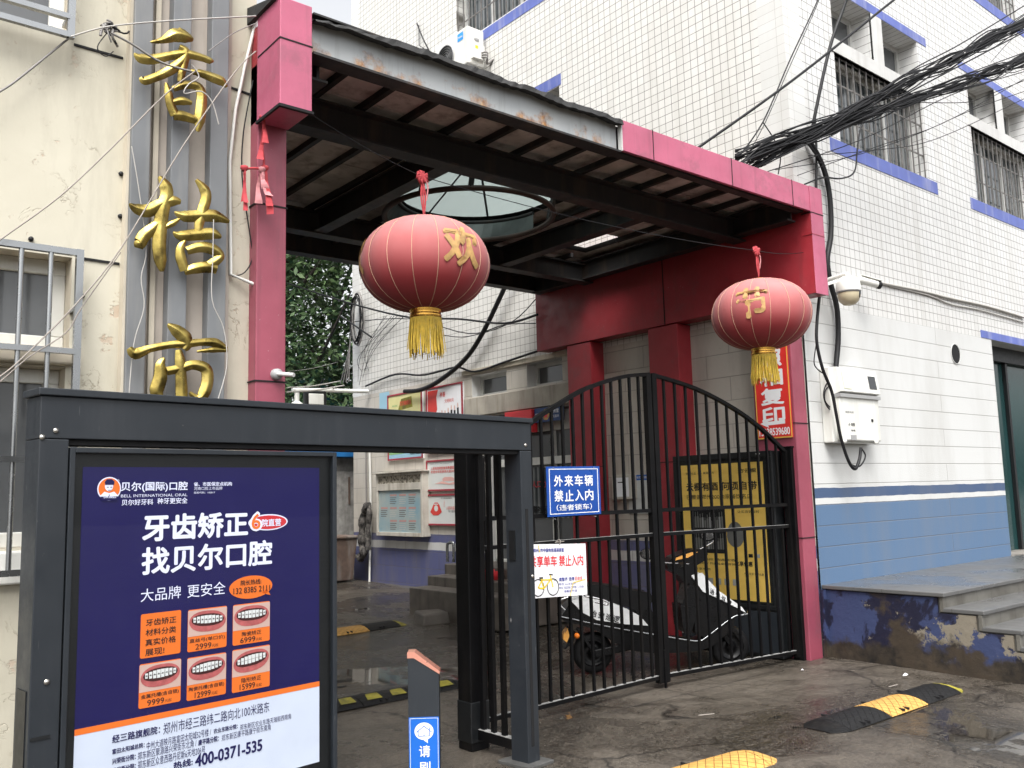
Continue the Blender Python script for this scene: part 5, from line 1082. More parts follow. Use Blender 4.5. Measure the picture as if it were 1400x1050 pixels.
oh('black cable looping down from the bundles across the blue window band to the canopy corner', [(1185, 160), (1176, 178), (1172, 205), (1168, 235), (1150, 244), (1125, 243), (1100, 252)], .009, 4.6, 4.66)
bundle('cable_bundle', 'grey strands bending down where the bundles meet the tiled corner', [(1075, 205), (1100, 195), (1112, 206), (1124, 226), (1131, 250)], 2.5, 8, .007, 4.7, 4.74)
# thin rope lines on the cream wall
R_ = lambda pts, off=.12: [onY(x, y, LY-off) for x, y in pts]
cable('wall_rope', 'pale rope from the upper left window corner slanting down to the left edge', R_([(97, 50), (60, 80), (20, 112), (0, 125), (-40, 150)], .06), .006, 'cable_grey', 'rope')
cable('wall_rope', 'pale rope running level from the upper window corner to the canopy box', R_([(97, 50), (150, 36), (240, 28), (350, 22)], .2), .0042, 'cable_white', 'rope')
cable('wall_rope', 'long grey rope crossing diagonally under the top gold character to the left edge', R_([(270, 95), (225, 130), (150, 205), (80, 270), (0, 328), (-40, 358)], .26), .004, 'rope', 'rope')
cable('wall_rope', 'grey rope crossing diagonally past the middle gold character to the window bars', R_([(350, 70), (320, 100), (250, 200), (165, 340), (100, 420), (30, 490), (0, 515), (-40, 545)], .26), .004, 'rope', 'rope')
cable('wall_rope', 'second grey rope sagging beside the diagonal one over the window bars', R_([(165, 345), (112, 420), (90, 455), (40, 488), (0, 522), (-40, 552)], .24), .0035, 'rope', 'rope')
cable('wall_rope', 'white twisted string over the lower part of the top gold character', R_([(262, 88), (272, 105), (258, 115), (252, 128), (275, 125), (290, 140), (299, 170)], .27), .0035, 'cable_white', 'string')
cable('wall_rope', 'thin black cable on the wall between nest of wires and top gold character', R_([(152, 45), (180, 60), (220, 85), (262, 98)], .2), .006, 'cable_grey', 'cable')
cable('wall_rope', 'white string hanging down past the middle gold character to the portal top', R_([(292, 300), (291, 350), (290, 410), (306, 450), (310, 500), (297, 550)], .22), .003, 'cable_white', 'string')
cable('wall_rope', 'white string hanging on the left grey strip beside the middle character', R_([(180, 200), (190, 260), (200, 340), (193, 380), (197, 420), (183, 470), (176, 545)], .14), .003, 'cable_white', 'string')
cable('wall_pipe', 'pale conduit on the cream wall beside the pink box, bent at its foot', R_([(351, 25), (335, 90), (322, 150), (314, 220), (315, 375)], .03)+R_([(353, 391)], .06), .011, 'white_plastic', 'conduit', None, False)
cable('wall_rope', 'thin dark wire beside the pale conduit left of the pillar', R_([(346, 110), (333, 180), (331, 240), (340, 310), (345, 350), (335, 372), (318, 378)], .03), .004, 'cable', 'cable')
cable('wall_rope', 'grey wire on the wall from the character to the pink box across the conduit', R_([(285, 70), (320, 45), (350, 32)], .14), .003, 'cable_grey', 'cable')
mb = MB(); random.seed(4); nc = onY(149, 42, LY-.06)
for k in range(16):
    a0 = random.uniform(0, 6.28); pts = [nc+Vector((random.uniform(-.03, .03), random.uniform(-.03, .02), random.uniform(-.03, .03)))]
    L_ = random.choice([.05, .06, .07, .12]); pts += [nc+Vector((math.cos(a0)*L_*.6, -.02, math.sin(a0)*L_*.6)), nc+Vector((math.cos(a0+.5)*L_, random.uniform(-.03, .03), math.sin(a0+.5)*L_-.02))]
    mb.tube(smooth_path(pts, 3), random.uniform(.004, .009), random.choice(['cable', 'cable_grey']), 5)
mb.tube(smooth_path([nc, nc+Vector((-.06, -.02, -.12)), nc+Vector((-.02, -.02, -.16)), nc+Vector((.02, -.02, -.12))]), .003, 'cable', 5); tag(mb.build('wire_knot'), 'tangled knot of old wires on the cream wall near the top left', 'wire knot')

# ================================================================== AIR CONDITIONER on the side wall above the canopy
AX = 7.36
a, b = onX(640, 88, AX), onX(598, 35, AX)
y0, y1, z0, z1 = a.y, a.y+.82, a.z+.03, a.z+.6
ac = thing('air_conditioner', 'white outdoor air conditioner with round fan grille on the tiled side wall above the canopy', 'air conditioner', (AX, (y0+y1)/2, z0))
m_ = MB(); m_.box((AX, y0, z0), (BX-.06, y1, z1), 'white_plastic'); m_.build('case', ac, .02)
m_ = MB(); fc = Vector((AX-.002, y0+.55, z0+.26)); m_.lathe(fc, (-1, 0, 0), [(.0, .0), (.215, .0), (.225, .012), (.21, .016)], 'grey_plastic', 32)
for r in (.05, .085, .12, .155, .19): m_.lathe(fc, (-1, 0, 0), [(r, .004), (r, .014), (r+.012, .014), (r+.012, .004)], 'portal_dark', 32)
m_.build('fan_grille', ac)
m_ = MB(); M['logo_blue'] = flat('logo_blue', (.02, .3, .75), .4); m_.quad((AX-.003, y0+.24, z0+.4), (AX-.003, y0+.1, z0+.4), (AX-.003, y0+.1, z0+.52), (AX-.003, y0+.24, z0+.52), 'logo_blue'); m_.text('Midea', (AX-.004, y0+.225, z0+.44), (0, -.11, 0), (0, 0, .035), 'white', .01); m_.build('logo_label', ac)
m_ = MB(); m_.box((AX+.06, y0-.06, z0+.08), (AX+.26, y0+.01, z0+.3), 'white_plastic'); m_.box((AX+.12, y0-.012, z0+.38), (AX+.2, y0, z0+.41), 'grey_plastic'); m_.quad((AX+.09, y0-.0605, z0+.22), (AX+.14, y0-.0605, z0+.22), (AX+.14, y0-.0605, z0+.27), (AX+.09, y0-.0605, z0+.27), 'ink_yellow')
for k in range(3): m_.tube(smooth_path([(AX+.2, y0-.05, z0+.12+.03*k), (AX+.26, y0-.12, z0+.1+.04*k), (AX+.3, y0-.06, z0+.04), (BX, y0-.08-.03*k, z0+.1)]), .012, 'cable_grey', 6)
m_.build('valve_cover', ac)
m_ = MB()
for y in (y0+.12, y1-.12): m_.bar((AX-.02, y, z0-.02), (BX, y, z0-.02), .035, .035, 'frame_grey'); m_.bar((AX+.05, y, z0-.03), (BX-.01, y, z0-.32), .02, .02, 'frame_grey')
m_.build('bracket', ac)
p = onX(573, 62, BX-.03); mb = MB(); mb.tube([p+ZV*.35, p, onX(588, 60, BX-.05)-ZV*.15], .006, 'cable', 5); mb.tube(smooth_path([onX(570, 32, BX-.03), onX(578, 52, BX-.2), onX(584, 64, BX-.3), onX(588, 72, BX-.3)]), .012, 'cable', 6); tag(mb.build('wall_cable'), 'black cable hanging on the tiled side wall beyond the air conditioner', 'cable')
# ================================================================== RED VERTICAL BANNER SIGN on the right pillar
SX = 7.462
rs_ = thing('red_banner_sign', 'red vertical sign with white lettering 照相复印 and an arrow on the right pillar', 'sign', (SX, 5.03, 2.07))
y0, y1, z0, z1 = 4.825, 5.215, 2.07, 2.97
m_ = MB(); M['sign_edge'] = flat('sign_edge', (.72, .42, .08), .5)
m_.box((SX-.012, y0, z0), (SX, y1, z1), 'sign_red'); m_.quad((SX-.0125, y1, z0), (SX-.0125, y0, z0), (SX-.0125, y0, z1), (SX-.0125, y1, z1), 'sign_edge'); m_.quad((SX-.0132, y1-.012, z0+.012), (SX-.0132, y0+.012, z0+.012), (SX-.0132, y0+.012, z1-.012), (SX-.0132, y1-.012, z1-.012), 'sign_red')
Us = Vector((0, -1, 0))
for k, ch in enumerate('照相复印'): m_.text(ch, (SX-.0135, y1-.07, z1-.2-.185*k), Us*.25, ZV*.155, 'white', .035, .001)
m_.text('15038539680', (SX-.0135, y1-.025, z0+.03), Us*.34, ZV*.07, 'white', .02, .001)
ar = [(.04, .15), (.14, .19), (.13, .165), (.32, .17), (.32, .135), (.13, .13), (.14, .105)]
m_.poly([Vector((SX-.0145, y1-a, z0+b)) for a, b in ar][::-1], 'white'); m_.build('sign_board', rs_)

# ================================================================== YELLOW ADVERTISEMENT CASE behind the gate
AXF = 7.30; ya, yb, za, zb = 4.97, 6.17, .08, 1.95
aw = thing('yellow_advert_case', 'black framed light case with a yellow poster standing behind the right gate leaf', 'advertisement case', (AXF, (ya+yb)/2, 0))
m_ = MB(); m_.box((AXF, ya, .02), (7.46, yb, zb), 'portal_dark'); m_.build('case', aw, .01)
m_ = MB(); m_.box((AXF-.012, ya, zb-.06), (AXF, yb, zb), 'portal_dark'); m_.box((AXF-.012, ya, .46), (AXF, yb, .5), 'portal_dark'); m_.box((AXF-.012, ya, .5), (AXF, ya+.06, zb-.06), 'portal_dark'); m_.box((AXF-.012, yb-.06, .5), (AXF, yb, zb-.06), 'portal_dark'); m_.build('frame', aw, .004)
M['ad_yellow'] = paint('ad_yellow', (.9, .6, .13), .4, .06, 3)
m_ = MB(); Y0, Y1, Z0, Z1 = ya+.1, yb-.1, .53, zb-.1; XP = AXF-.004
def yq(a, b, c_, d_, m, l=.001): m_.quad((XP-l, Y1-a, Z0+b), (XP-l, Y1-c_, Z0+b), (XP-l, Y1-c_, Z0+d_), (XP-l, Y1-a, Z0+d_), m)
Wd, Ht = Y1-Y0, Z1-Z0
yq(0, 0, Wd, Ht, 'ad_yellow', .0)
def yt(s, u, v, w_, h, m='ink_black', bold=.0): m_.text(s, (XP-.001, Y1-u*Wd, Z0+v*Ht), Us*(w_*Wd), ZV*(h*Ht), m, bold, .001)
yt('云橱有酒', .06, .8, .4, .062, bold=.02); yt('何须自带', .5, .8, .42, .062, bold=.02); yt('已覆盖郑州200余家餐饮名店', .06, .735, .8, .036)
yt('满载珍品 —— 饕餮四方', .06, .925, .36, .018); yt('方云橱', .72, .925, .2, .03, bold=.02); yt('让买酒更省时', .68, .63, .25, .02)
yq(.1*Wd, .33*Ht, .53*Wd, .68*Ht, 'gap_black', .002)
random.seed(9)
M['ad_bottle'] = flat('ad_bottle', (.16, .16, .15), .4)
for k in range(13):
    u = .12+.03*k; h = random.uniform(.08, .15)
    for row in (.36, .52): yq(u*Wd, row*Ht, (u+.022)*Wd, (row+h*.6)*Ht, 'ad_bottle' if random.random() < .6 else 'grey_plastic', .003); yq((u+.007)*Wd, (row+h*.6)*Ht, (u+.015)*Wd, (row+h*.85)*Ht, 'ad_bottle', .003)
m_.add([(XP-.003, Y1-(.64+.1*math.cos(a))*Wd, Z0+(.46+.09*math.sin(a)*(1.2 if math.sin(a) > 0 else .9))*Ht) for a in [2*math.pi*i/20 for i in range(20)]], [tuple(range(20))[::-1]], 'ad_bottle')
yt('云橱酒柜 精选美酒', .12, .275, .5, .018); yt('扫码即取 开启餐桌新体验', .12, .245, .5, .018); yt('专享尊贵', .12, .2, .2, .018); yt('立享优惠', .62, .245, .2, .035, bold=.02)
for k in range(4): yq((.28+.1*k)*Wd, .1*Ht, (.34+.1*k)*Wd, .145*Ht, 'cable_white', .003)
yq(.78*Wd, .31*Ht, .83*Wd, .335*Ht, 'ink_black', .003); yq(.87*Wd, .31*Ht, .91*Wd, .335*Ht, 'cable_white', .003); yt('扫码关注 立享优惠', .72, .185, .22, .016)
m_.build('poster', aw)
m_ = MB(); m_.quad((AXF-.009, yb-.06, .5), (AXF-.009, ya+.06, .5), (AXF-.009, ya+.06, zb-.06), (AXF-.009, yb-.06, zb-.06), 'glass'); m_.build('glass', aw)
m_ = MB(); m_.box((AXF-.006, ya+.03, .05), (AXF, yb-.03, .44), 'portal_grey'); m_.build('base_panel', aw, .003); m_ = MB(); m_.box((AXF-.02, ya+.12, zb-.03), (AXF-.013, ya+.16, zb-.02), 'white'); m_.build('sticker', aw)

# ================================================================== ELECTRIC SCOOTER behind the gate
S0, S1 = Vector((5.735, 5.90, 0)), Vector((6.80, 5.20, 0)); sdv = (S1-S0).normalized(); sn = Vector((sdv.y, -sdv.x, 0))      # sn faces the street side
if sn.y > 0: sn = -sn
def sp(zx, zy, off=.0):   # point of the scooter's side view on a plane 'off' metres to its street side
    p = onP(720+zx/4.375, 730+zy/4.375, S0+sn*off, sn); return p
scr = thing('electric_scooter', 'black and white electric scooter with 治安巡逻 lettering parked behind the gate', 'scooter', S0.lerp(S1, .5))
M['scooter_white'] = paint('scooter_white', (.72, .73, .73), .25, .04, 5, 0, .6); M['scooter_black'] = paint('scooter_black', (.003, .003, .0035), .3, .2, 8, 0, .25); M['seat_black'] = paint('seat_black', (.005, .005, .0055), .5, .3, 20, 0, .25, bump=.3); M['chrome'] = flat('chrome', (.7, .7, .7), .18, 1); M['indicator'] = flat('indicator', (.8, .2, .02), .25); M['plate_yellow'] = flat('plate_yellow', (.75, .36, .08), .4)
def slab(name, poly, off, wdt, m, bev=.012, parent=None):
    mb = MB(); mb.prism([sp(x, y, off) for x, y in poly], -sn*wdt, m); return mb.build(name, parent or scr, bev, 3)
body = slab('body', [(205, 505), (400, 545), (600, 580), (800, 615), (1030, 645), (1080, 622), (1245, 500), (1240, 560), (1120, 665), (1040, 700), (800, 718), (640, 700), (520, 650), (440, 590), (330, 545), (235, 530)], .12, .24, 'scooter_black', .02)
slab('tail', [(205, 500), (262, 405), (345, 380), (510, 412), (690, 480), (770, 520), (810, 612), (600, 575), (400, 540)], .115, .23, 'scooter_black', .02)
slab('side_panel', [(268, 402), (345, 375), (510, 410), (600, 448), (680, 492), (728, 548), (590, 540), (420, 515), (330, 468)], .135, .27, 'scooter_white', .02)
m_ = MB(); o_ = sp(378, 470, .14); e_ = sp(552, 528, .14)
for k, ch in enumerate('治安巡逻'):
    b0 = sp(380+45*k, 489+11.5*k, .1365); u_ = (sp(415+45*k, 498+11.5*k, .1365)-b0); v_ = sp(388+45*k, 452+11.5*k, .1365)-b0; m_.text(ch, b0, u_, v_, 'ink_black', .02, .0025)
m_.build('lettering', scr)
mb = MB()
for s_ in (.128, -.128): mb.tube(smooth_path([sp(x, y, s_) for x, y in ((205, 495), (300, 515), (400, 537), (600, 575), (800, 608), (960, 635), (1030, 640), (1070, 622), (1150, 560), (1240, 495), (1290, 485), (1322, 478))]), .0075, 'steel', 6)
mb.tube(smooth_path([sp(1322, 478, .128), sp(1328, 455, .0), sp(1322, 478, -.128)]), .01, 'chrome', 6); mb.build('trim_rail', scr)
slab('seat', [(345, 376), (356, 312), (430, 300), (540, 316), (640, 338), (740, 352), (760, 392), (735, 430), (690, 482), (610, 440), (480, 402)], .125, .25, 'seat_black', .035)
slab('under_seat', [(560, 440), (690, 482), (735, 430), (770, 500), (800, 612), (620, 580), (700, 545)], .1, .2, 'scooter_black', .02)
slab('front_shield', [(985, 250), (1050, 232), (1110, 300), (1150, 340), (1225, 392), (1290, 440), (1312, 472), (1240, 432), (1160, 392), (1055, 345)], .13, .26, 'scooter_white', .02)
slab('front_apron', [(978, 292), (1055, 347), (1160, 395), (1300, 470), (1240, 496), (1150, 560), (1068, 618), (1010, 600), (1000, 480), (925, 430)], .115, .23, 'scooter_black', .02)
slab('leg_shield', [(922, 430), (1020, 440), (1005, 520), (985, 600), (950, 600), (935, 560)], .14, .28, 'scooter_black', .02)
m_ = MB()
for k, ch in enumerate('治安巡逻'): b0 = sp(1095+34*k, 352+22*k, .1315); m_.text(ch, b0, sp(1119+34*k, 368+22*k, .1315)-b0, sp(1100+34*k, 322+22*k, .1315)-b0, 'ink_black', .02, .0025)
m_.build('lettering', scr)
slab('handlebar_cowl', [(838, 176), (872, 142), (935, 112), (1000, 92), (1050, 90), (1086, 118), (1066, 160), (1000, 200), (1010, 255), (1000, 300), (945, 300), (915, 252), (850, 216)], .1, .2, 'scooter_black', .02)
slab('instrument', [(890, 158), (895, 142), (985, 110), (1025, 108), (965, 142)], .104, .01, 'plate_yellow', .0)
mb = MB(); hc = sp(930, 170, 0); mb.tube([hc+sn*.32+sdv*-.12, hc+sn*.18-sdv*.03, hc, hc-sn*.18-sdv*.03, hc-sn*.32-sdv*.12], .016, 'scooter_black', 8)
for s_ in (1, -1): mb.tube([hc+sn*s_*.22-sdv*.06, hc+sn*s_*.33-sdv*.13], .021, 'rubber', 10); mb.tube([hc+sn*s_*.2-sdv*.03+ZV*.0, hc+sn*s_*.33-sdv*.07], .006, 'chrome', 6)
mb.build('handlebar', scr)
for (zx, zy), off in (((727, 118), .3), ((1085, 10), -.3)):
    c_ = sp(zx, zy, off); nn = (CO-c_); nn.z = 0; nn.normalize(); nn = (nn-sdv*.2+ZV*.8).normalized(); mb = MB(); ux_ = ZV.cross(nn).normalized(); ring = [(ux_*math.cos(a)*.068+ZV*math.sin(a)*.042) for a in [2*math.pi*i/20 for i in range(20)]]
    mb.add([c_+r*1.1-nn*.012 for r in ring]+[c_+r*1.1 for r in ring], [(i, (i+1) % 20, 20+(i+1) % 20, 20+i) for i in range(20)]+[tuple(range(20))[::-1]], 'scooter_black', False); mb.add([c_+r*1.1 for r in ring], [tuple(range(20))], 'scooter_black'); mb.add([c_+r+nn*.002 for r in ring], [tuple(range(20))], 'chrome')
    mb.tube(smooth_path([c_-nn*.01-ZV*.03, c_-ZV*.07+sdv*.03, hc+sn*(.2 if off > 0 else -.2)]), .006, 'chrome', 6); mb.build('mirror', scr)
def wheel(c_, r, name='wheel'):
    mb = MB(); mb.lathe(c_-sn*.045, sn, [(r*.66, 0), (r*.86, 0), (r*.97, .02), (r, .045), (r*.97, .07), (r*.86, .09), (r*.66, .09)], 'rubber', 36); w_ = mb.build(name, scr)
    mb = MB(); mb.lathe(c_-sn*.035, sn, [(.0, .07), (r*.2, .075), (r*.2, .06), (r*.5, .05), (r*.56, .07), (r*.67, .07), (r*.67, 0), (.0, 0)], 'scooter_black', 36); mb.build('rim', w_)
rw = sp(395, 725, 0); rw.z = .184; fw = sp(1212, 672, 0); fw.z = .184
wheel(rw, .182); wheel(fw, .182)
mb = MB(); mb.bar(rw+sn*.08, sp(640, 665, .08), .05, .07, 'scooter_black'); mb.bar(rw+sn*.07, sp(300, 560, .07), .03, .03, 'scooter_black'); mb.build('swing_arm', scr, .008)
mb = MB()
for s_ in (.06, -.06): mb.bar(fw+sn*s_, sp(1130, 520, s_), .03, .035, 'scooter_black')
mb.build('fork', scr, .006)
slab('mudguard', [(1150, 560), (1190, 545), (1260, 575), (1290, 650), (1275, 640), (1240, 590), (1180, 570)], .055, .11, 'scooter_black', .01)
slab('mudguard', [(240, 545), (300, 590), (280, 640), (235, 690), (222, 690), (262, 630)], .06, .12, 'scooter_black', .01)
slab('number_plate', [(222, 600), (250, 560), (262, 600), (240, 650), (220, 632)], .06, .12, 'plate_yellow', .0)
mb = MB(); mb.lathe(sp(300, 608, .1), sn, [(.0, .03), (.02, .028), (.026, .0), (.0, -.01)], 'indicator', 14); mb.build('indicator', scr)
mb = MB(); mb.tube(smooth_path([sp(250, 470, .1), sp(205, 430, .1), sp(205, 395, .1), sp(300, 365, .1), sp(345, 372, .1)]), .01, 'chrome', 6); mb.tube(smooth_path([sp(350, 372, .13), sp(420, 385, .13), sp(480, 405, .13), sp(478, 422, .13), sp(410, 405, .13)]), .012, 'chrome', 6); mb.build('grab_rail', scr)
mb = MB(); k0 = sp(640, 700, .1); mb.tube([k0, Vector((k0.x, k0.y, .01))+sn*.1-sdv*.05], .012, 'scooter_black', 6); mb.build('kick_stand', scr)
mb = MB(); mb.tube(smooth_path([sp(930, 590, .05), sp(965, 575, .05), sp(978, 555, .05)]), .008, 'chrome', 6); mb.box(sp(965, 395, .1)-Vector((.004, .004, .02)), sp(965, 395, .1)+Vector((.004, .004, .02)), 'plate_yellow'); mb.build('hook', scr)

# ================================================================== IN THE PASSAGE, on the tiled building's side wall
WX = BX
def xw(x, y, off=.0): return onX(x, y, WX-off)
def board(name, label, px, cat='poster', frame='ink_red', face='white', off=.03, fr=.025, group='framed posters on the passage wall', draw=None):
    (x0, y0_), (x1, y1_) = px; a, b = xw(x0, y0_, off), xw(x1, y1_, off); ylo, yhi, zlo, zhi = b.y, a.y, min(a.z, b.z), max(a.z, b.z)
    root = thing(name, label, cat, (WX, (ylo+yhi)/2, zlo), group)
    m = MB(); x = WX-off; m.box((x, ylo, zlo), (WX, yhi, zhi), face); m.build('board', root)
    m = MB()
    for A_, B_ in (((ylo, zlo), (yhi, zlo+fr)), ((ylo, zhi-fr), (yhi, zhi)), ((ylo, zlo+fr), (ylo+fr, zhi-fr)), ((yhi-fr, zlo+fr), (yhi, zhi-fr))): m.box((x-.012, A_[0], A_[1]), (x+.005, B_[0], B_[1]), frame)
    m.build('frame', root)
    if draw:
        m = MB(); Wd_, Ht_ = yhi-ylo-2*fr, zhi-zlo-2*fr
        class D: pass
        d = D(); X_ = x-.0015
        d.q = lambda u0, v0, u1, v1, mt, l=0: m.quad((X_-l*.0008, yhi-fr-u0*Wd_, zlo+fr+v0*Ht_), (X_-l*.0008, yhi-fr-u1*Wd_, zlo+fr+v0*Ht_), (X_-l*.0008, yhi-fr-u1*Wd_, zlo+fr+v1*Ht_), (X_-l*.0008, yhi-fr-u0*Wd_, zlo+fr+v1*Ht_), mt)
        d.t = lambda s, u, v, w_, h, mt='ink_red', bold=.01, l=1: m.text(s, (X_-l*.0008, yhi-fr-u*Wd_, zlo+fr+v*Ht_), Us*(w_*Wd_), ZV*(h*Ht_), mt, bold, .0005)
        d.p = lambda pts, mt, l=1: m.poly([(X_-l*.0008, yhi-fr-u*Wd_, zlo+fr+v*Ht_) for u, v in pts], mt)
        d.c = lambda u, v, ru, rv, mt, l=1: m.add([(X_-l*.0008, yhi-fr-(u+ru*math.cos(a))*Wd_, zlo+fr+(v+rv*math.sin(a))*Ht_) for a in [2*math.pi*i/20 for i in range(20)]], [tuple(range(20))[::-1]], mt)
        draw(d); m.build('print', root)
    return root
M['p_yellow'] = flat('poster_yellow', (.66, .62, .3), .45); M['p_green'] = flat('poster_green', (.25, .45, .2), .45); M['p_sky'] = flat('poster_sky', (.3, .5, .62), .45); M['p_red'] = flat('poster_red', (.62, .05, .04), .45); M['p_pink'] = flat('poster_pink', (.7, .4, .36), .45); M['frame_red'] = paint('frame_red', (.3, .03, .045), .5, .2, 8); M['p_white'] = paint('poster_white', (.62, .64, .62), .45, .05, 3)
def d1(d):
    d.q(0, 0, 1, 1, 'p_yellow', 0); d.p([(.3, .75), (.75, .78), (.72, .95), (.4, .93)], 'bump_lime'); d.t('讲文明树新风', .36, .82, .34, .08, 'p_red'); d.t('郑州文明网', .12, .82, .16, .03, 'p_green')
    d.c(.34, .58, .05, .06, 'ad_skin' if 'ad_skin' in M else 'skin'); d.p([(.27, .3), (.4, .3), (.38, .54), (.3, .54)], 'ink_yellow'); d.c(.6, .62, .05, .06, 'skin', 2); d.p([(.52, .42), (.68, .42), (.64, .7), (.56, .7)], 'p_red'); d.p([(.47, .4), (.54, .36), (.5, .46)], 'p_green', 2)
    d.q(.0, .0, 1, .14, 'p_sky', 1); d.p([(0, .1), (.2, .2), (.4, .13), (.7, .19), (1, .12), (1, .08), (0, .06)], 'p_green', 2); d.t('中国精神 中国形象', .66, .04, .3, .03, 'ink_black', l=3)
def d2(d):
    d.p([(.02, .55), (.12, .62), (.2, .5), (.3, .66), (.28, .85), (.33, .97), (.02, .97)], 'p_red'); d.t('孝善', .38, .84, .16, .08, 'p_red'); d.t('文明新风', .52, .74, .26, .06, 'p_red', .0)
    for k in range(8): u = .26+.09*k; b0 = .22+.012*k; h = .5+.015*(k % 3)+.018*k; d.p([(u-.036, b0), (u+.038, b0), (u+.026, h), (u-.024, h)], 'ink_black'); d.c(u, h+.035, .018, .04, 'skin', 2)
    d.t('中国精神 中国形象', .62, .02, .34, .03, 'ink_black')
def d3(d): d.t('人民有信仰民族有希望国家有力量', .1, .7, .86, .11, 'p_red'); d.t('实现中华民族伟大复兴的中国梦', .1, .58, .86, .1, 'p_red'); d.t('郑州文明网', .08, .9, .6, .04, 'grey_plastic', 0); d.p([(.2, .2), (.4, .28), (.6, .2), (.8, .27), (.97, .2), (.85, .16), (.6, .15), (.4, .19)], 'p_pink'); d.q(.42, .28, .72, .36, 'p_pink'); d.p([(.4, .36), (.74, .36), (.66, .43), (.48, .43)], 'p_pink'); d.t('中国精神', .8, .06, .15, .04, 'ink_black', 0)
def d4(d): d.t('学习雷锋好榜样', .36, .88, .3, .06, 'grey_plastic'); d.p([(.06, .42), (.14, .66), (.18, .76), (.27, .76), (.32, .66), (.38, .42), (.28, .3), (.14, .3)], 'p_red'); d.c(.225, .55, .055, .11, 'p_white', 2); d.q(.17, .68, .28, .72, 'p_white', 2); d.t('心里', .42, .6, .05, .22, 'p_pink', 0); d.t('人民利益高于一切', .5, .5, .44, .12, 'p_red', .0); d.t('学习雷锋 奉献他人', .56, .4, .4, .08, 'ink_black', 0); d.t('中国精神', .78, .06, .18, .04, 'ink_black', 0)
def shrunk(r): return r
board('framed_poster', 'yellow poster with two children figures in a red frame, upper left of the passage wall', ((530, 541), (578, 626)), frame='frame_red', draw=d1)
board('framed_poster', 'white poster with a red splash and a row of dark figures on the passage wall', ((582.5, 531), (634, 616)), frame='frame_red', draw=d2)
board('framed_poster', 'white poster with two lines of red lettering above a pale red gate drawing', ((583, 630), (637, 670)), frame='frame_red', face='p_white', draw=d3)
board('framed_poster', 'white poster with a red hooded head, lowest in the column of framed posters', ((584, 676), (638, 719)), frame='frame_red', face='p_white', draw=d4)
# small pale notice by the first poster
p = xw(527, 536, .01); m_ = MB(); m_.box((WX-.006, p.y-.1, p.z-.45), (WX, p.y+.2, p.z), 'p_sky'); tag(m_.build('paper_notice'), 'small pale blue paper notice pasted left of the yellow poster', 'notice')
# notice cabinet
a, b = xw(516, 650, .12), xw(580, 733, .12); ylo, yhi, zlo, zhi = b.y, a.y, 1.0, 1.98
nc_ = thing('notice_cabinet', 'weathered white metal notice cabinet with a faded blue sheet behind glass', 'notice board', (WX, (ylo+yhi)/2, zlo))
M['cab'] = paint('cabinet_white', (.5, .47, .41), .55, .15, 5, dirt=(.2, .15, .1), dirtamt=.7, bump=.2); m_ = MB(); m_.box((WX-.12, ylo, zlo), (WX, yhi, zhi), 'cab'); m_.build('case', nc_, .008)
m_ = MB(); t = .05
m_.box((WX-.15, ylo, zlo), (WX-.12, ylo+t, zhi), 'cab'); m_.box((WX-.15, yhi-t, zlo), (WX-.12, yhi, zhi), 'cab'); m_.box((WX-.15, ylo+t, zlo), (WX-.12, yhi-t, zlo+.06), 'cab'); m_.box((WX-.15, ylo+t, zhi-.04), (WX-.12, yhi-t, zhi), 'cab'); m_.box((WX-.15, ylo+t, zhi-.27), (WX-.12, yhi-t, zhi-.16), 'cab'); m_.box((WX-.2, ylo-.03, zhi), (WX, yhi+.03, zhi+.025), 'cab'); m_.build('frame', nc_, .005)
M['faded_sheet'] = (lambda t: (t.set('Base Color', t.mix(t.ramp(t.noise(3, 5), [(.35, 0), (.7, 1)]), (.34, .52, .6), (.58, .62, .58))), t.m)[-1])(MT('faded_sheet', .4))
M['mould'] = (lambda t: (t.set('Base Color', t.mix(t.ramp(t.noise(22, 6, .7), [(.45, 0), (.6, 1)]), (.46, .42, .34), (.09, .075, .055))), t.m)[-1])(MT('mould_panel', .7))
m_ = MB(); X_ = WX-.123; m_.quad((X_, yhi-t, zlo+.06), (X_, ylo+t, zlo+.06), (X_, ylo+t, zhi-.27), (X_, yhi-t, zhi-.27), 'faded_sheet'); m_.quad((X_, yhi-t, zhi-.16), (X_, ylo+t, zhi-.16), (X_, ylo+t, zhi-.04), (X_, yhi-t, zhi-.04), 'mould')
for cidx in range(4):
    for r in range(3):
        yy = yhi-t-.06-cidx*.27; zz = zhi-.36-r*.2
        if cidx == 0 and r != 1: continue
        m_.quad((X_-.001, yy, zz), (X_-.001, yy-.2, zz), (X_-.001, yy-.2, zz+.03), (X_-.001, yy, zz+.03), 'p_pink')
        for l in range(4): m_.quad((X_-.001, yy, zz-.03-.03*l), (X_-.001, yy-.19+.03*(l % 2), zz-.03-.03*l), (X_-.001, yy-.19+.03*(l % 2), zz-.018-.03*l), (X_-.001, yy, zz-.018-.03*l), 'cable_grey' if (cidx+r) % 2 else 'p_white')
m_.build('notice_sheet', nc_)
m_ = MB(); m_.quad((WX-.135, yhi-t, zlo+.06), (WX-.135, ylo+t, zlo+.06), (WX-.135, ylo+t, zhi-.27), (WX-.135, yhi-t, zhi-.27), 'glass'); m_.build('glass', nc_)
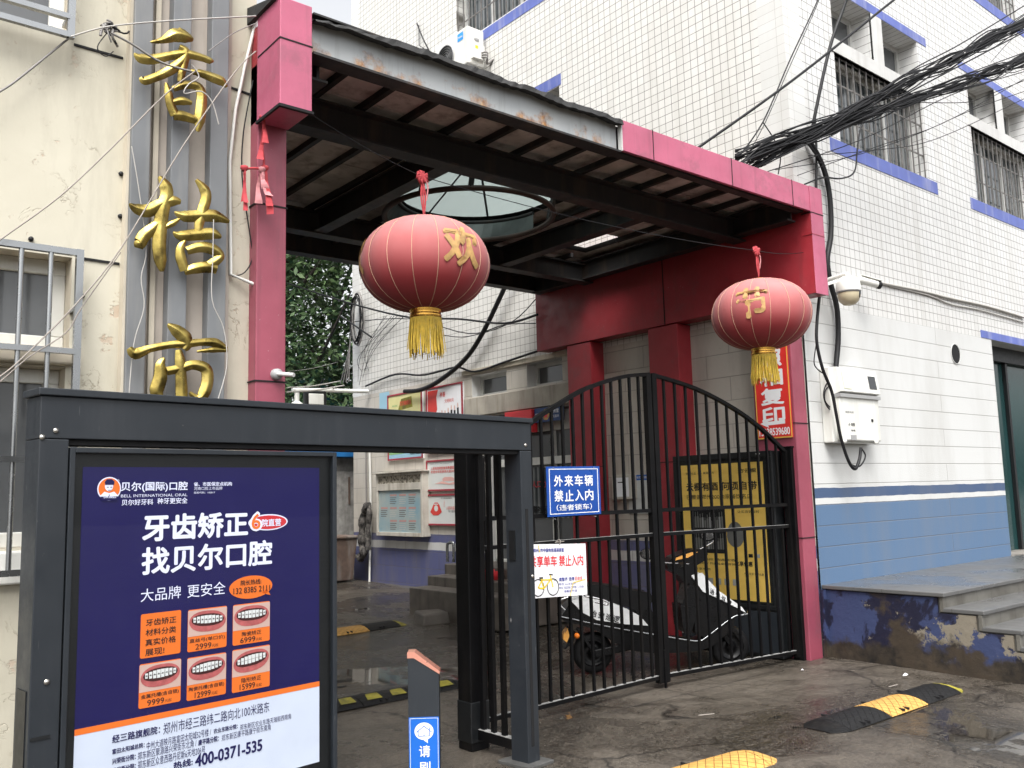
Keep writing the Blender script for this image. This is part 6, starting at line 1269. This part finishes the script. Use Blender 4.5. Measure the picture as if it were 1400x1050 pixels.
# lagged pipes near the far corner, thin white pipe, tap stand
M['lagging'] = (lambda t: (t.set('Base Color', t.mix(t.ramp(t.noise(14, 7, .7), [(.42, 0), (.62, 1)]), (.02, .018, .017), (.17, .155, .14))), t.bump(t.noise(30, 6, .7), 1, .03), t.m)[-1])(MT('torn_lagging', .9))
X3 = WX-.15; m_ = MB(); m_.tube(smooth_path([onX(503, 690, X3), onX(497, 705, X3), onX(495, 725, X3), onX(495, 745, X3), onX(497, 758, X3), onX(492, 763, X3)]), [.062+.012*math.sin(i*1.1)+.006*math.sin(i*2.7) for i in range(26)], 'lagging', 10); m_.tube(smooth_path([onX(503, 688, X3), onX(505, 700, X3), onX(503, 730, X3), onX(504, 752, X3)]), [.045+.008*math.sin(i*1.3) for i in range(16)], 'lagging', 10); m_.tube([onX(494, 762, X3)+Vector((0, .0, 0)), onX(468, 757, X3)], .028, 'white_plastic', 10); tag(m_.build('lagged_pipe'), 'pipes wrapped in torn grey lagging at the far corner of the passage wall', 'pipe')
m_ = MB(); m_.tube([xw(505, 610, .04), xw(507, 690, .04), xw(505, 800, .04), onX(514, 810, WX-.3)], .02, 'white_plastic', 8); m_.tube([xw(500, 600, .03), xw(501, 690, .03)], .012, 'cable_grey', 6); tag(m_.build('drain_pipe'), 'thin white pipe running down the passage wall to the ground beside the notice cabinet', 'pipe')
m_ = MB(); a = onX(612, 768, WX-.25); m_.tube(smooth_path([a, a+ZV*.22, a+ZV*.26+Vector((0, -.03, 0)), a+ZV*.27+Vector((0, -.12, 0)), a+ZV*.24+Vector((0, -.15, 0)), a+Vector((0, -.15, 0))], 5), .022, 'steel', 8); tag(m_.build('stair_rail'), 'short rusty steel hoop rail at the head of the passage steps', 'rail')
# letter box and blue topped notice between the pilasters
a, b = xw(840, 652, .12), xw(858, 672, .12); a = onX(836, 650, WX-.12); b = onX(866, 672, WX-.12)
lt = thing('letter_box', 'small battered white letter box on the wall between the red pilasters', 'letter box', (WX, a.y-.2, a.z-.3)); m_ = MB(); m_.box((WX-.12, a.y-.3, a.z-.28), (WX, a.y, a.z), 'cab'); m_.build('case', lt, .006); m_ = MB(); m_.quad((WX-.121, a.y-.03, a.z-.25), (WX-.121, a.y-.27, a.z-.25), (WX-.121, a.y-.27, a.z-.03), (WX-.121, a.y-.03, a.z-.03), 'white'); m_.box((WX-.124, a.y-.2, a.z-.09), (WX-.12, a.y-.1, a.z-.08), 'gap_black'); m_.build('door', lt)
a = onX(858, 650, WX-.02); nb = thing('paper_notice', 'curled white paper notice with a blue heading between the red pilasters', 'notice', (WX, a.y-.2, a.z-.5)); m_ = MB(); m_.box((WX-.02, a.y-.45, a.z-.44), (WX, a.y, a.z), 'p_white'); m_.quad((WX-.021, a.y, a.z-.06), (WX-.021, a.y-.45, a.z-.06), (WX-.021, a.y-.45, a.z), (WX-.021, a.y, a.z), 'sticker_blue'); m_.text('治安防范提示', (WX-.022, a.y-.1, a.z-.045), (0, -.25, 0), (0, 0, .03), 'white', .01); m_.build('sheet', nb)
# blue police sign and red lamp box over the doorway
yl, yh, z0, z1 = 8.27, 8.78, 2.52, 2.705
ps = thing('blue_door_sign', 'dark blue sign with a gold badge above the passage doorway', 'sign', (WX, (yl+yh)/2, z0)); M['police_blue'] = flat('police_blue', (.01, .045, .16), .35); m_ = MB()
m_.box((WX-.06, yl, z0), (WX, yh, z1), 'police_blue'); c_ = Vector((WX-.062, (yl+yh)/2+.03, (z0+z1)/2)); m_.add([c_+Vector((0, -math.cos(q)*.07, math.sin(q)*.075)) for q in [2*math.pi*i/18 for i in range(18)]], [tuple(range(18))], 'gold_print'); m_.add([c_+Vector((-.001, -math.cos(q)*.04, math.sin(q)*.05)) for q in [2*math.pi*i/5+math.pi/2 for i in range(5)]], [tuple(range(5))], 'ink_red')
m_.text('警务室', (WX-.0615, c_.y-.09, z0+.1), (0, -.16, 0), (0, 0, .05), 'white', .01); m_.text('社区服务', (WX-.0615, c_.y-.09, z0+.04), (0, -.16, 0), (0, 0, .035), 'white', 0); m_.text('社区', (WX-.0615, yh-.02, z0+.06), (0, -.1, 0), (0, 0, .06), 'white', .01); m_.build('sign_board', ps)
m_ = MB(); m_.box((WX-.1, 8.79, 2.4), (WX, 9.35, 2.7), 'ink_red'); tag(m_.build('red_sign_box', bevel=.006), 'plain red box sign beside the blue sign above the passage doorway', 'sign')
# steps in the passage and a loose stone
st = thing("passage_steps", 'three dark concrete steps up to the doorway in the passage wall', 'steps', (7.2, 9.4, gz(9.6)))
M['step_conc'] = paint('step_concrete', (.115, .1, .085), .6, .3, 5, dirt=(.04, .034, .028), dirtamt=.7, bump=.3)
g0 = gz(10)
for i, (x0, ye, z1) in enumerate(((6.40, 9.88, .45), (6.72, 9.93, .57), (7.03, 9.98, .70))):
    m_ = MB(); m_.box((x0, 8.0, g0-.05 if i == 0 else z1-.16+.001), (WX-.001, ye, z1), 'step_conc'); m_.build('step', st, .01)
p = onZ(588, 840, .2); m_ = MB(); random.seed(2)
sx = .17; base = [(-.2, -.14), (.18, -.17), (.22, .12), (-.16, .16)]
m_.add([(p.x+a, p.y+b, gz(p.y)-.01) for a, b in base]+[(p.x+a*.88+.01, p.y+b*.85, gz(p.y)+.12+.012*k) for k, (a, b) in enumerate(base)], [(3, 2, 1, 0), (4, 5, 6, 7), (0, 1, 5, 4), (1, 2, 6, 5), (2, 3, 7, 6), (3, 0, 4, 7)], 'step_conc'); tag(m_.build('stone_block', bevel=.02), 'loose stone block used as a low step before the passage steps', 'stone block')
# orange plastic sheet glimpsed through the side grille
p = onX(668, 788, 6.88); m_ = MB(); m_.lathe(Vector((p.x, p.y, .57)), (0, 0, 1), [(.0, 0), (.15, 0), (.18, .1), (.17, .11), (.14, .02)], 'ink_red', 20); tag(m_.build('red_basin'), 'red plastic basin standing on the passage steps', 'basin')
# cables on the passage wall
X4 = WX-.06; xc = lambda pts, o=.06: [onX(x, y, WX-o) for x, y in pts]
cable('passage_cable', 'thick black corrugated hose rising along the passage wall to the canopy', xc([(553, 535), (575, 533), (600, 521), (635, 492), (660, 455), (690, 393), (705, 360)], .12), .035)
cable('passage_cable', 'black cable sagging from the corner loops to the canopy side beam', xc([(395, 388), (480, 415), (560, 434), (625, 436), (690, 442), (735, 430)], .3), .016)
cable('passage_cable', 'thin black cable below the lantern to the canopy side beam', xc([(480, 440), (560, 436), (640, 456), (690, 444), (732, 442)], .1), .008)
cable('passage_cable', 'dark cable arching under the canopy from the lantern to the beam', xc([(605, 458), (640, 460), (700, 440), (740, 400)], .1), .007)
cable('passage_cable', 'bundle of cables along the tile edge over the low windows', xc([(500, 528), (540, 512), (575, 513), (600, 508), (625, 502), (650, 508), (690, 495), (735, 480)], .05), .016)
cable('passage_cable', 'black splice tube hanging in the wires beyond the pillar', xc([(465, 432), (485, 445), (508, 461)], .5), [.01]*3 and .014, sm=False)
random.seed(8)
for k in range(7):
    x0 = 540+random.uniform(-25, 25); cable('passage_wire', 'thin wire slanting over the tiled passage wall behind the lantern', xc([(535+random.uniform(-10, 18), 432), (515-k*4, 480+random.uniform(-8, 8)), (482+random.uniform(0, 22), 505+random.uniform(0, 24))], .05), .004, 'cable', 'wire', 'slanting wires on the passage wall', True, 5)
mb = MB(); cl = onX(490, 428, WX-.12); cl2 = cl
for k in range(9):
    r = .16+.02*random.random(); h = .34+.14*random.random(); oy = random.uniform(-.06, .06)
    mb.tube([cl+Vector((random.uniform(-.01, .01)-.02*k % .05, oy+math.cos(a)*r, -.1+math.sin(a)*h)) for a in [2*math.pi*i/24 for i in range(25)]], random.uniform(.007, .014), 'cable' if k % 3 else 'cable_grey', 6)
for k in range(4): mb.tube(smooth_path([cl+Vector((-.03, .2, -.2)), cl+Vector((-.03, .26, -.7+.05*k)), cl+Vector((-.02, .3+.1*k, -1.15))]), .01, 'cable_grey', 5)
tag(mb.build('cable_coil'), 'big coil of slack cables hanging on the far corner of the tiled building', 'cable coil')
for k, (pa, pb, lab, r) in enumerate((((393, 536), (470, 527), 'pale tube wire crossing to the far corner above the white pole', .014), ((393, 530), (465, 521), 'upper pale wire crossing to the far corner', .01), ((393, 508), (462, 495), 'single thin wire in front of the trees', .004))):
    cable('passage_cable', lab, [onX(*pa, 5.0), onX((pa[0]+pb[0])/2, (pa[1]+pb[1])/2+2, 6.2), onX(*pb, WX-.2)], r, 'cable_white' if k < 2 else 'cable_grey')
# white camera on an arm and a flood lamp beyond the left pillar
a, b = onX(402, 533, 6.6), onX(503, 535, WX); b = Vector((WX, a.y*1.0, a.z)); b = onX(503, 535, WX-.05); a = onY(402, 533, b.y)
ca = thing('arm_camera', 'white dome camera hanging from a long white pole at the far corner of the passage', 'security camera', a); m_ = MB(); m_.tube([a-Vector((.03, 0, 0)), b], .034, 'white_plastic', 10); m_.build('arm', ca)
m_ = MB(); q_ = a+Vector((.05, 0, 0)); m_.tube([q_, q_-ZV*.18], .04, 'white_plastic', 10); m_.lathe(q_-ZV*.18, (0, 0, -1), [(.04, 0), (.09, .03), (.15, .18), (.165, .26), (.16, .3), (.1, .34), (.0, .35)], 'white_plastic', 20); m_.build('housing', ca)
q_ = onY(433, 546, b.y-.3); fl_ = thing('flood_lamp', 'small square flood lamp under the white pole beyond the left pillar', 'lamp', q_); m_ = MB(); m_.box(q_-Vector((.19, -.02, .13)), q_+Vector((.19, .1, .14)), 'portal_dark'); m_.build('case', fl_, .015); m_ = MB(); m_.box(q_-Vector((.13, -.005, .08)), q_+Vector((.13, .02, .09)), 'white_plastic'); m_.build('lens', fl_, .01); m_ = MB(); m_.tube([q_+Vector((0, .08, .13)), Vector((q_.x, b.y, a.z))], .02, 'cable_grey', 6); m_.build('bracket', fl_)

# ================================================================== BEYOND THE PASSAGE: shed, bin, trees
M['shed_wall'] = paint('shed_wall', (.3, .29, .27), .7, .3, 10, dirt=(.08, .07, .06), dirtamt=.8, bump=.3); M['rust_door'] = paint('rust_door', (.13, .09, .07), .6, .3, 8, dirt=(.3, .29, .27), dirtamt=.6, bump=.2); M['awning_blue'] = flat('awning_blue', (.02, .16, .42), .5)
sx0 = onY(458, 700, 14.4).x-1.2; sh_ = thing('small_shed', 'peeling grey shed with a blue roof edge at the end of the passage', 'shed', (sx0+1.5, 14.4, gz(14)))
zt_ = onY(470, 625, 14.2).z; m_ = MB(); m_.box((sx0-2, 14.4, .2), (9.6, 16, zt_), 'shed_wall'); m_.build('wall', sh_, .01); m_ = MB(); m_.box((sx0-2.1, 14.15, zt_), (9.7, 16.1, zt_+.16), 'awning_blue'); m_.build('roof', sh_, .01)
m_ = MB(); xa_ = onY(464, 700, 14.38).x; xb_ = onY(480, 700, 14.38).x; m_.box((xa_-.3, 14.33, .25), (xb_+.1, 14.4, zt_-.25), 'shed_wall'); m_.box((xa_+.15, 14.31, 1.5), (xb_-.05, 14.335, zt_-.35), 'rust_door'); m_.build('door', sh_, .006)
xq = onZ(455, 793, .28); bi = thing('brown_bin', 'brown plastic refuse bin at the end of the passage by the shed', 'bin', (xq.x, xq.y, .27)); m_ = MB(); P4 = [(-.3, -.3), (.3, -.3), (.3, .3), (-.3, .3)]; m_.add([(xq.x+a*.8, xq.y+b*.8, .27) for a, b in P4]+[(xq.x+a, xq.y+b, .95) for a, b in P4], [(3, 2, 1, 0), (4, 5, 6, 7), (0, 1, 5, 4), (1, 2, 6, 5), (2, 3, 7, 6), (3, 0, 4, 7)], 'rust_door'); m_.build('tub', bi, .02); m_ = MB(); m_.box((xq.x-.33, xq.y-.33, .95), (xq.x+.33, xq.y+.33, 1.0), 'rust_door'); m_.build('lid', bi, .02)
def tree(label, x, y, h, r, seed, n=9000, cz0=.3):
    random.seed(seed); root = thing('tree', label, 'tree', (x, y, gz(y)), 'trees beyond the passage')
    m_ = MB(); z0 = gz(y)-.1; tips = []
    m_.tube(smooth_path([(x, y, z0), (x+.1, y, z0+h*.2), (x-.05, y+.1, z0+h*.45), (x+.1, y, z0+h*.8)]), [.2*(1-.75*i/18) for i in range(19)], 'bark', 8)
    for k in range(26):
        a = random.uniform(0, 6.28); zb = z0+h*random.uniform(.15, .75); L_ = r*random.uniform(.5, .95); e = Vector((x+math.cos(a)*L_, y+math.sin(a)*L_, zb+h*random.uniform(.05, .22))); s_ = Vector((x, y, zb)); mid = s_.lerp(e, .5)+Vector((0, 0, -.1)); m_.tube(smooth_path([s_, mid, e], 4), [.07*(1-.8*i/8) for i in range(9)], 'bark', 5); tips += [e, mid]
    m_.build('trunk', root)
    cl_ = [(t_+Vector((random.gauss(0, .4), random.gauss(0, .4), random.gauss(0, .4))), random.uniform(.45, 1.0)) for t_ in tips for _ in range(2)]
    for k in range(30): a = random.uniform(0, 6.28); rr = r*random.random()**.5*.8; cl_.append((Vector((x+math.cos(a)*rr, y+math.sin(a)*rr, z0+h*random.uniform(cz0, 1.0))), random.uniform(.5, 1.0)))
    vs, fs = [], []
    for k in range(n):
        c_, cr = random.choice(cl_); d_ = Vector((random.gauss(0, 1), random.gauss(0, 1), random.gauss(0, .8))); d_ = d_.normalized()*cr*random.random()**.4; p = c_+d_
        u = Vector((random.gauss(0, 1), random.gauss(0, 1), random.gauss(0, .6))).normalized(); v = u.cross(Vector((random.gauss(0, 1), random.gauss(0, 1), random.gauss(0, 1)))).normalized(); L_ = random.uniform(.05, .1); b = len(vs)
        vs += [p-u*L_, p+v*L_*.42, p+u*L_, p-v*L_*.42]; fs.append((b, b+1, b+2, b+3))
    m_ = MB(); m_.add(vs, fs, 'leaf'); m_.build('crown', root)
tree('dense green tree filling the gap between the left pillar and the tiled building', 8.3, 17.4, 10.5, 2.7, 31, 26000, .12)
tree('taller green tree standing behind the nearer tree at the far corner', 11.2, 20.5, 13.5, 3.4, 32, 20000, .1)
tree('green tree partly hidden behind the left pillar beyond the passage', 6.6, 20.0, 11.5, 3.0, 33, 14000, .1)
# a few scraps on the ground
for k, (px, py, lab) in enumerate(((1238, 926, 'crumpled white paper scrap near the peeling blue wall'), (1215, 939, 'thin pale stick lying beside the crumpled paper scrap'), (1097, 917, 'tiny white scrap by the foot of the pink pillar'), (955, 978, 'pale straw lying before the black gate'))):
    p = onZ(px, py, .012); m_ = MB(); random.seed(k)
    if k in (1, 3): m_.tube([p, p+Vector((.1, -.02 if k == 1 else -.06, .004))], .0032, 'rope', 6)
    else:
        s_ = .028 if k == 0 else .014; pts = [p+Vector((math.cos(a)*s_*random.uniform(.6, 1.1), math.sin(a)*s_*random.uniform(.6, 1.1), random.uniform(0, s_))) for a in [i*.9 for i in range(7)]]; m_.add(pts+[p+Vector((0, 0, s_*1.3))], [(i, (i+1) % 7, 7) for i in range(7)], 'white')
    tag(m_.build('litter_scrap'), lab, 'litter')
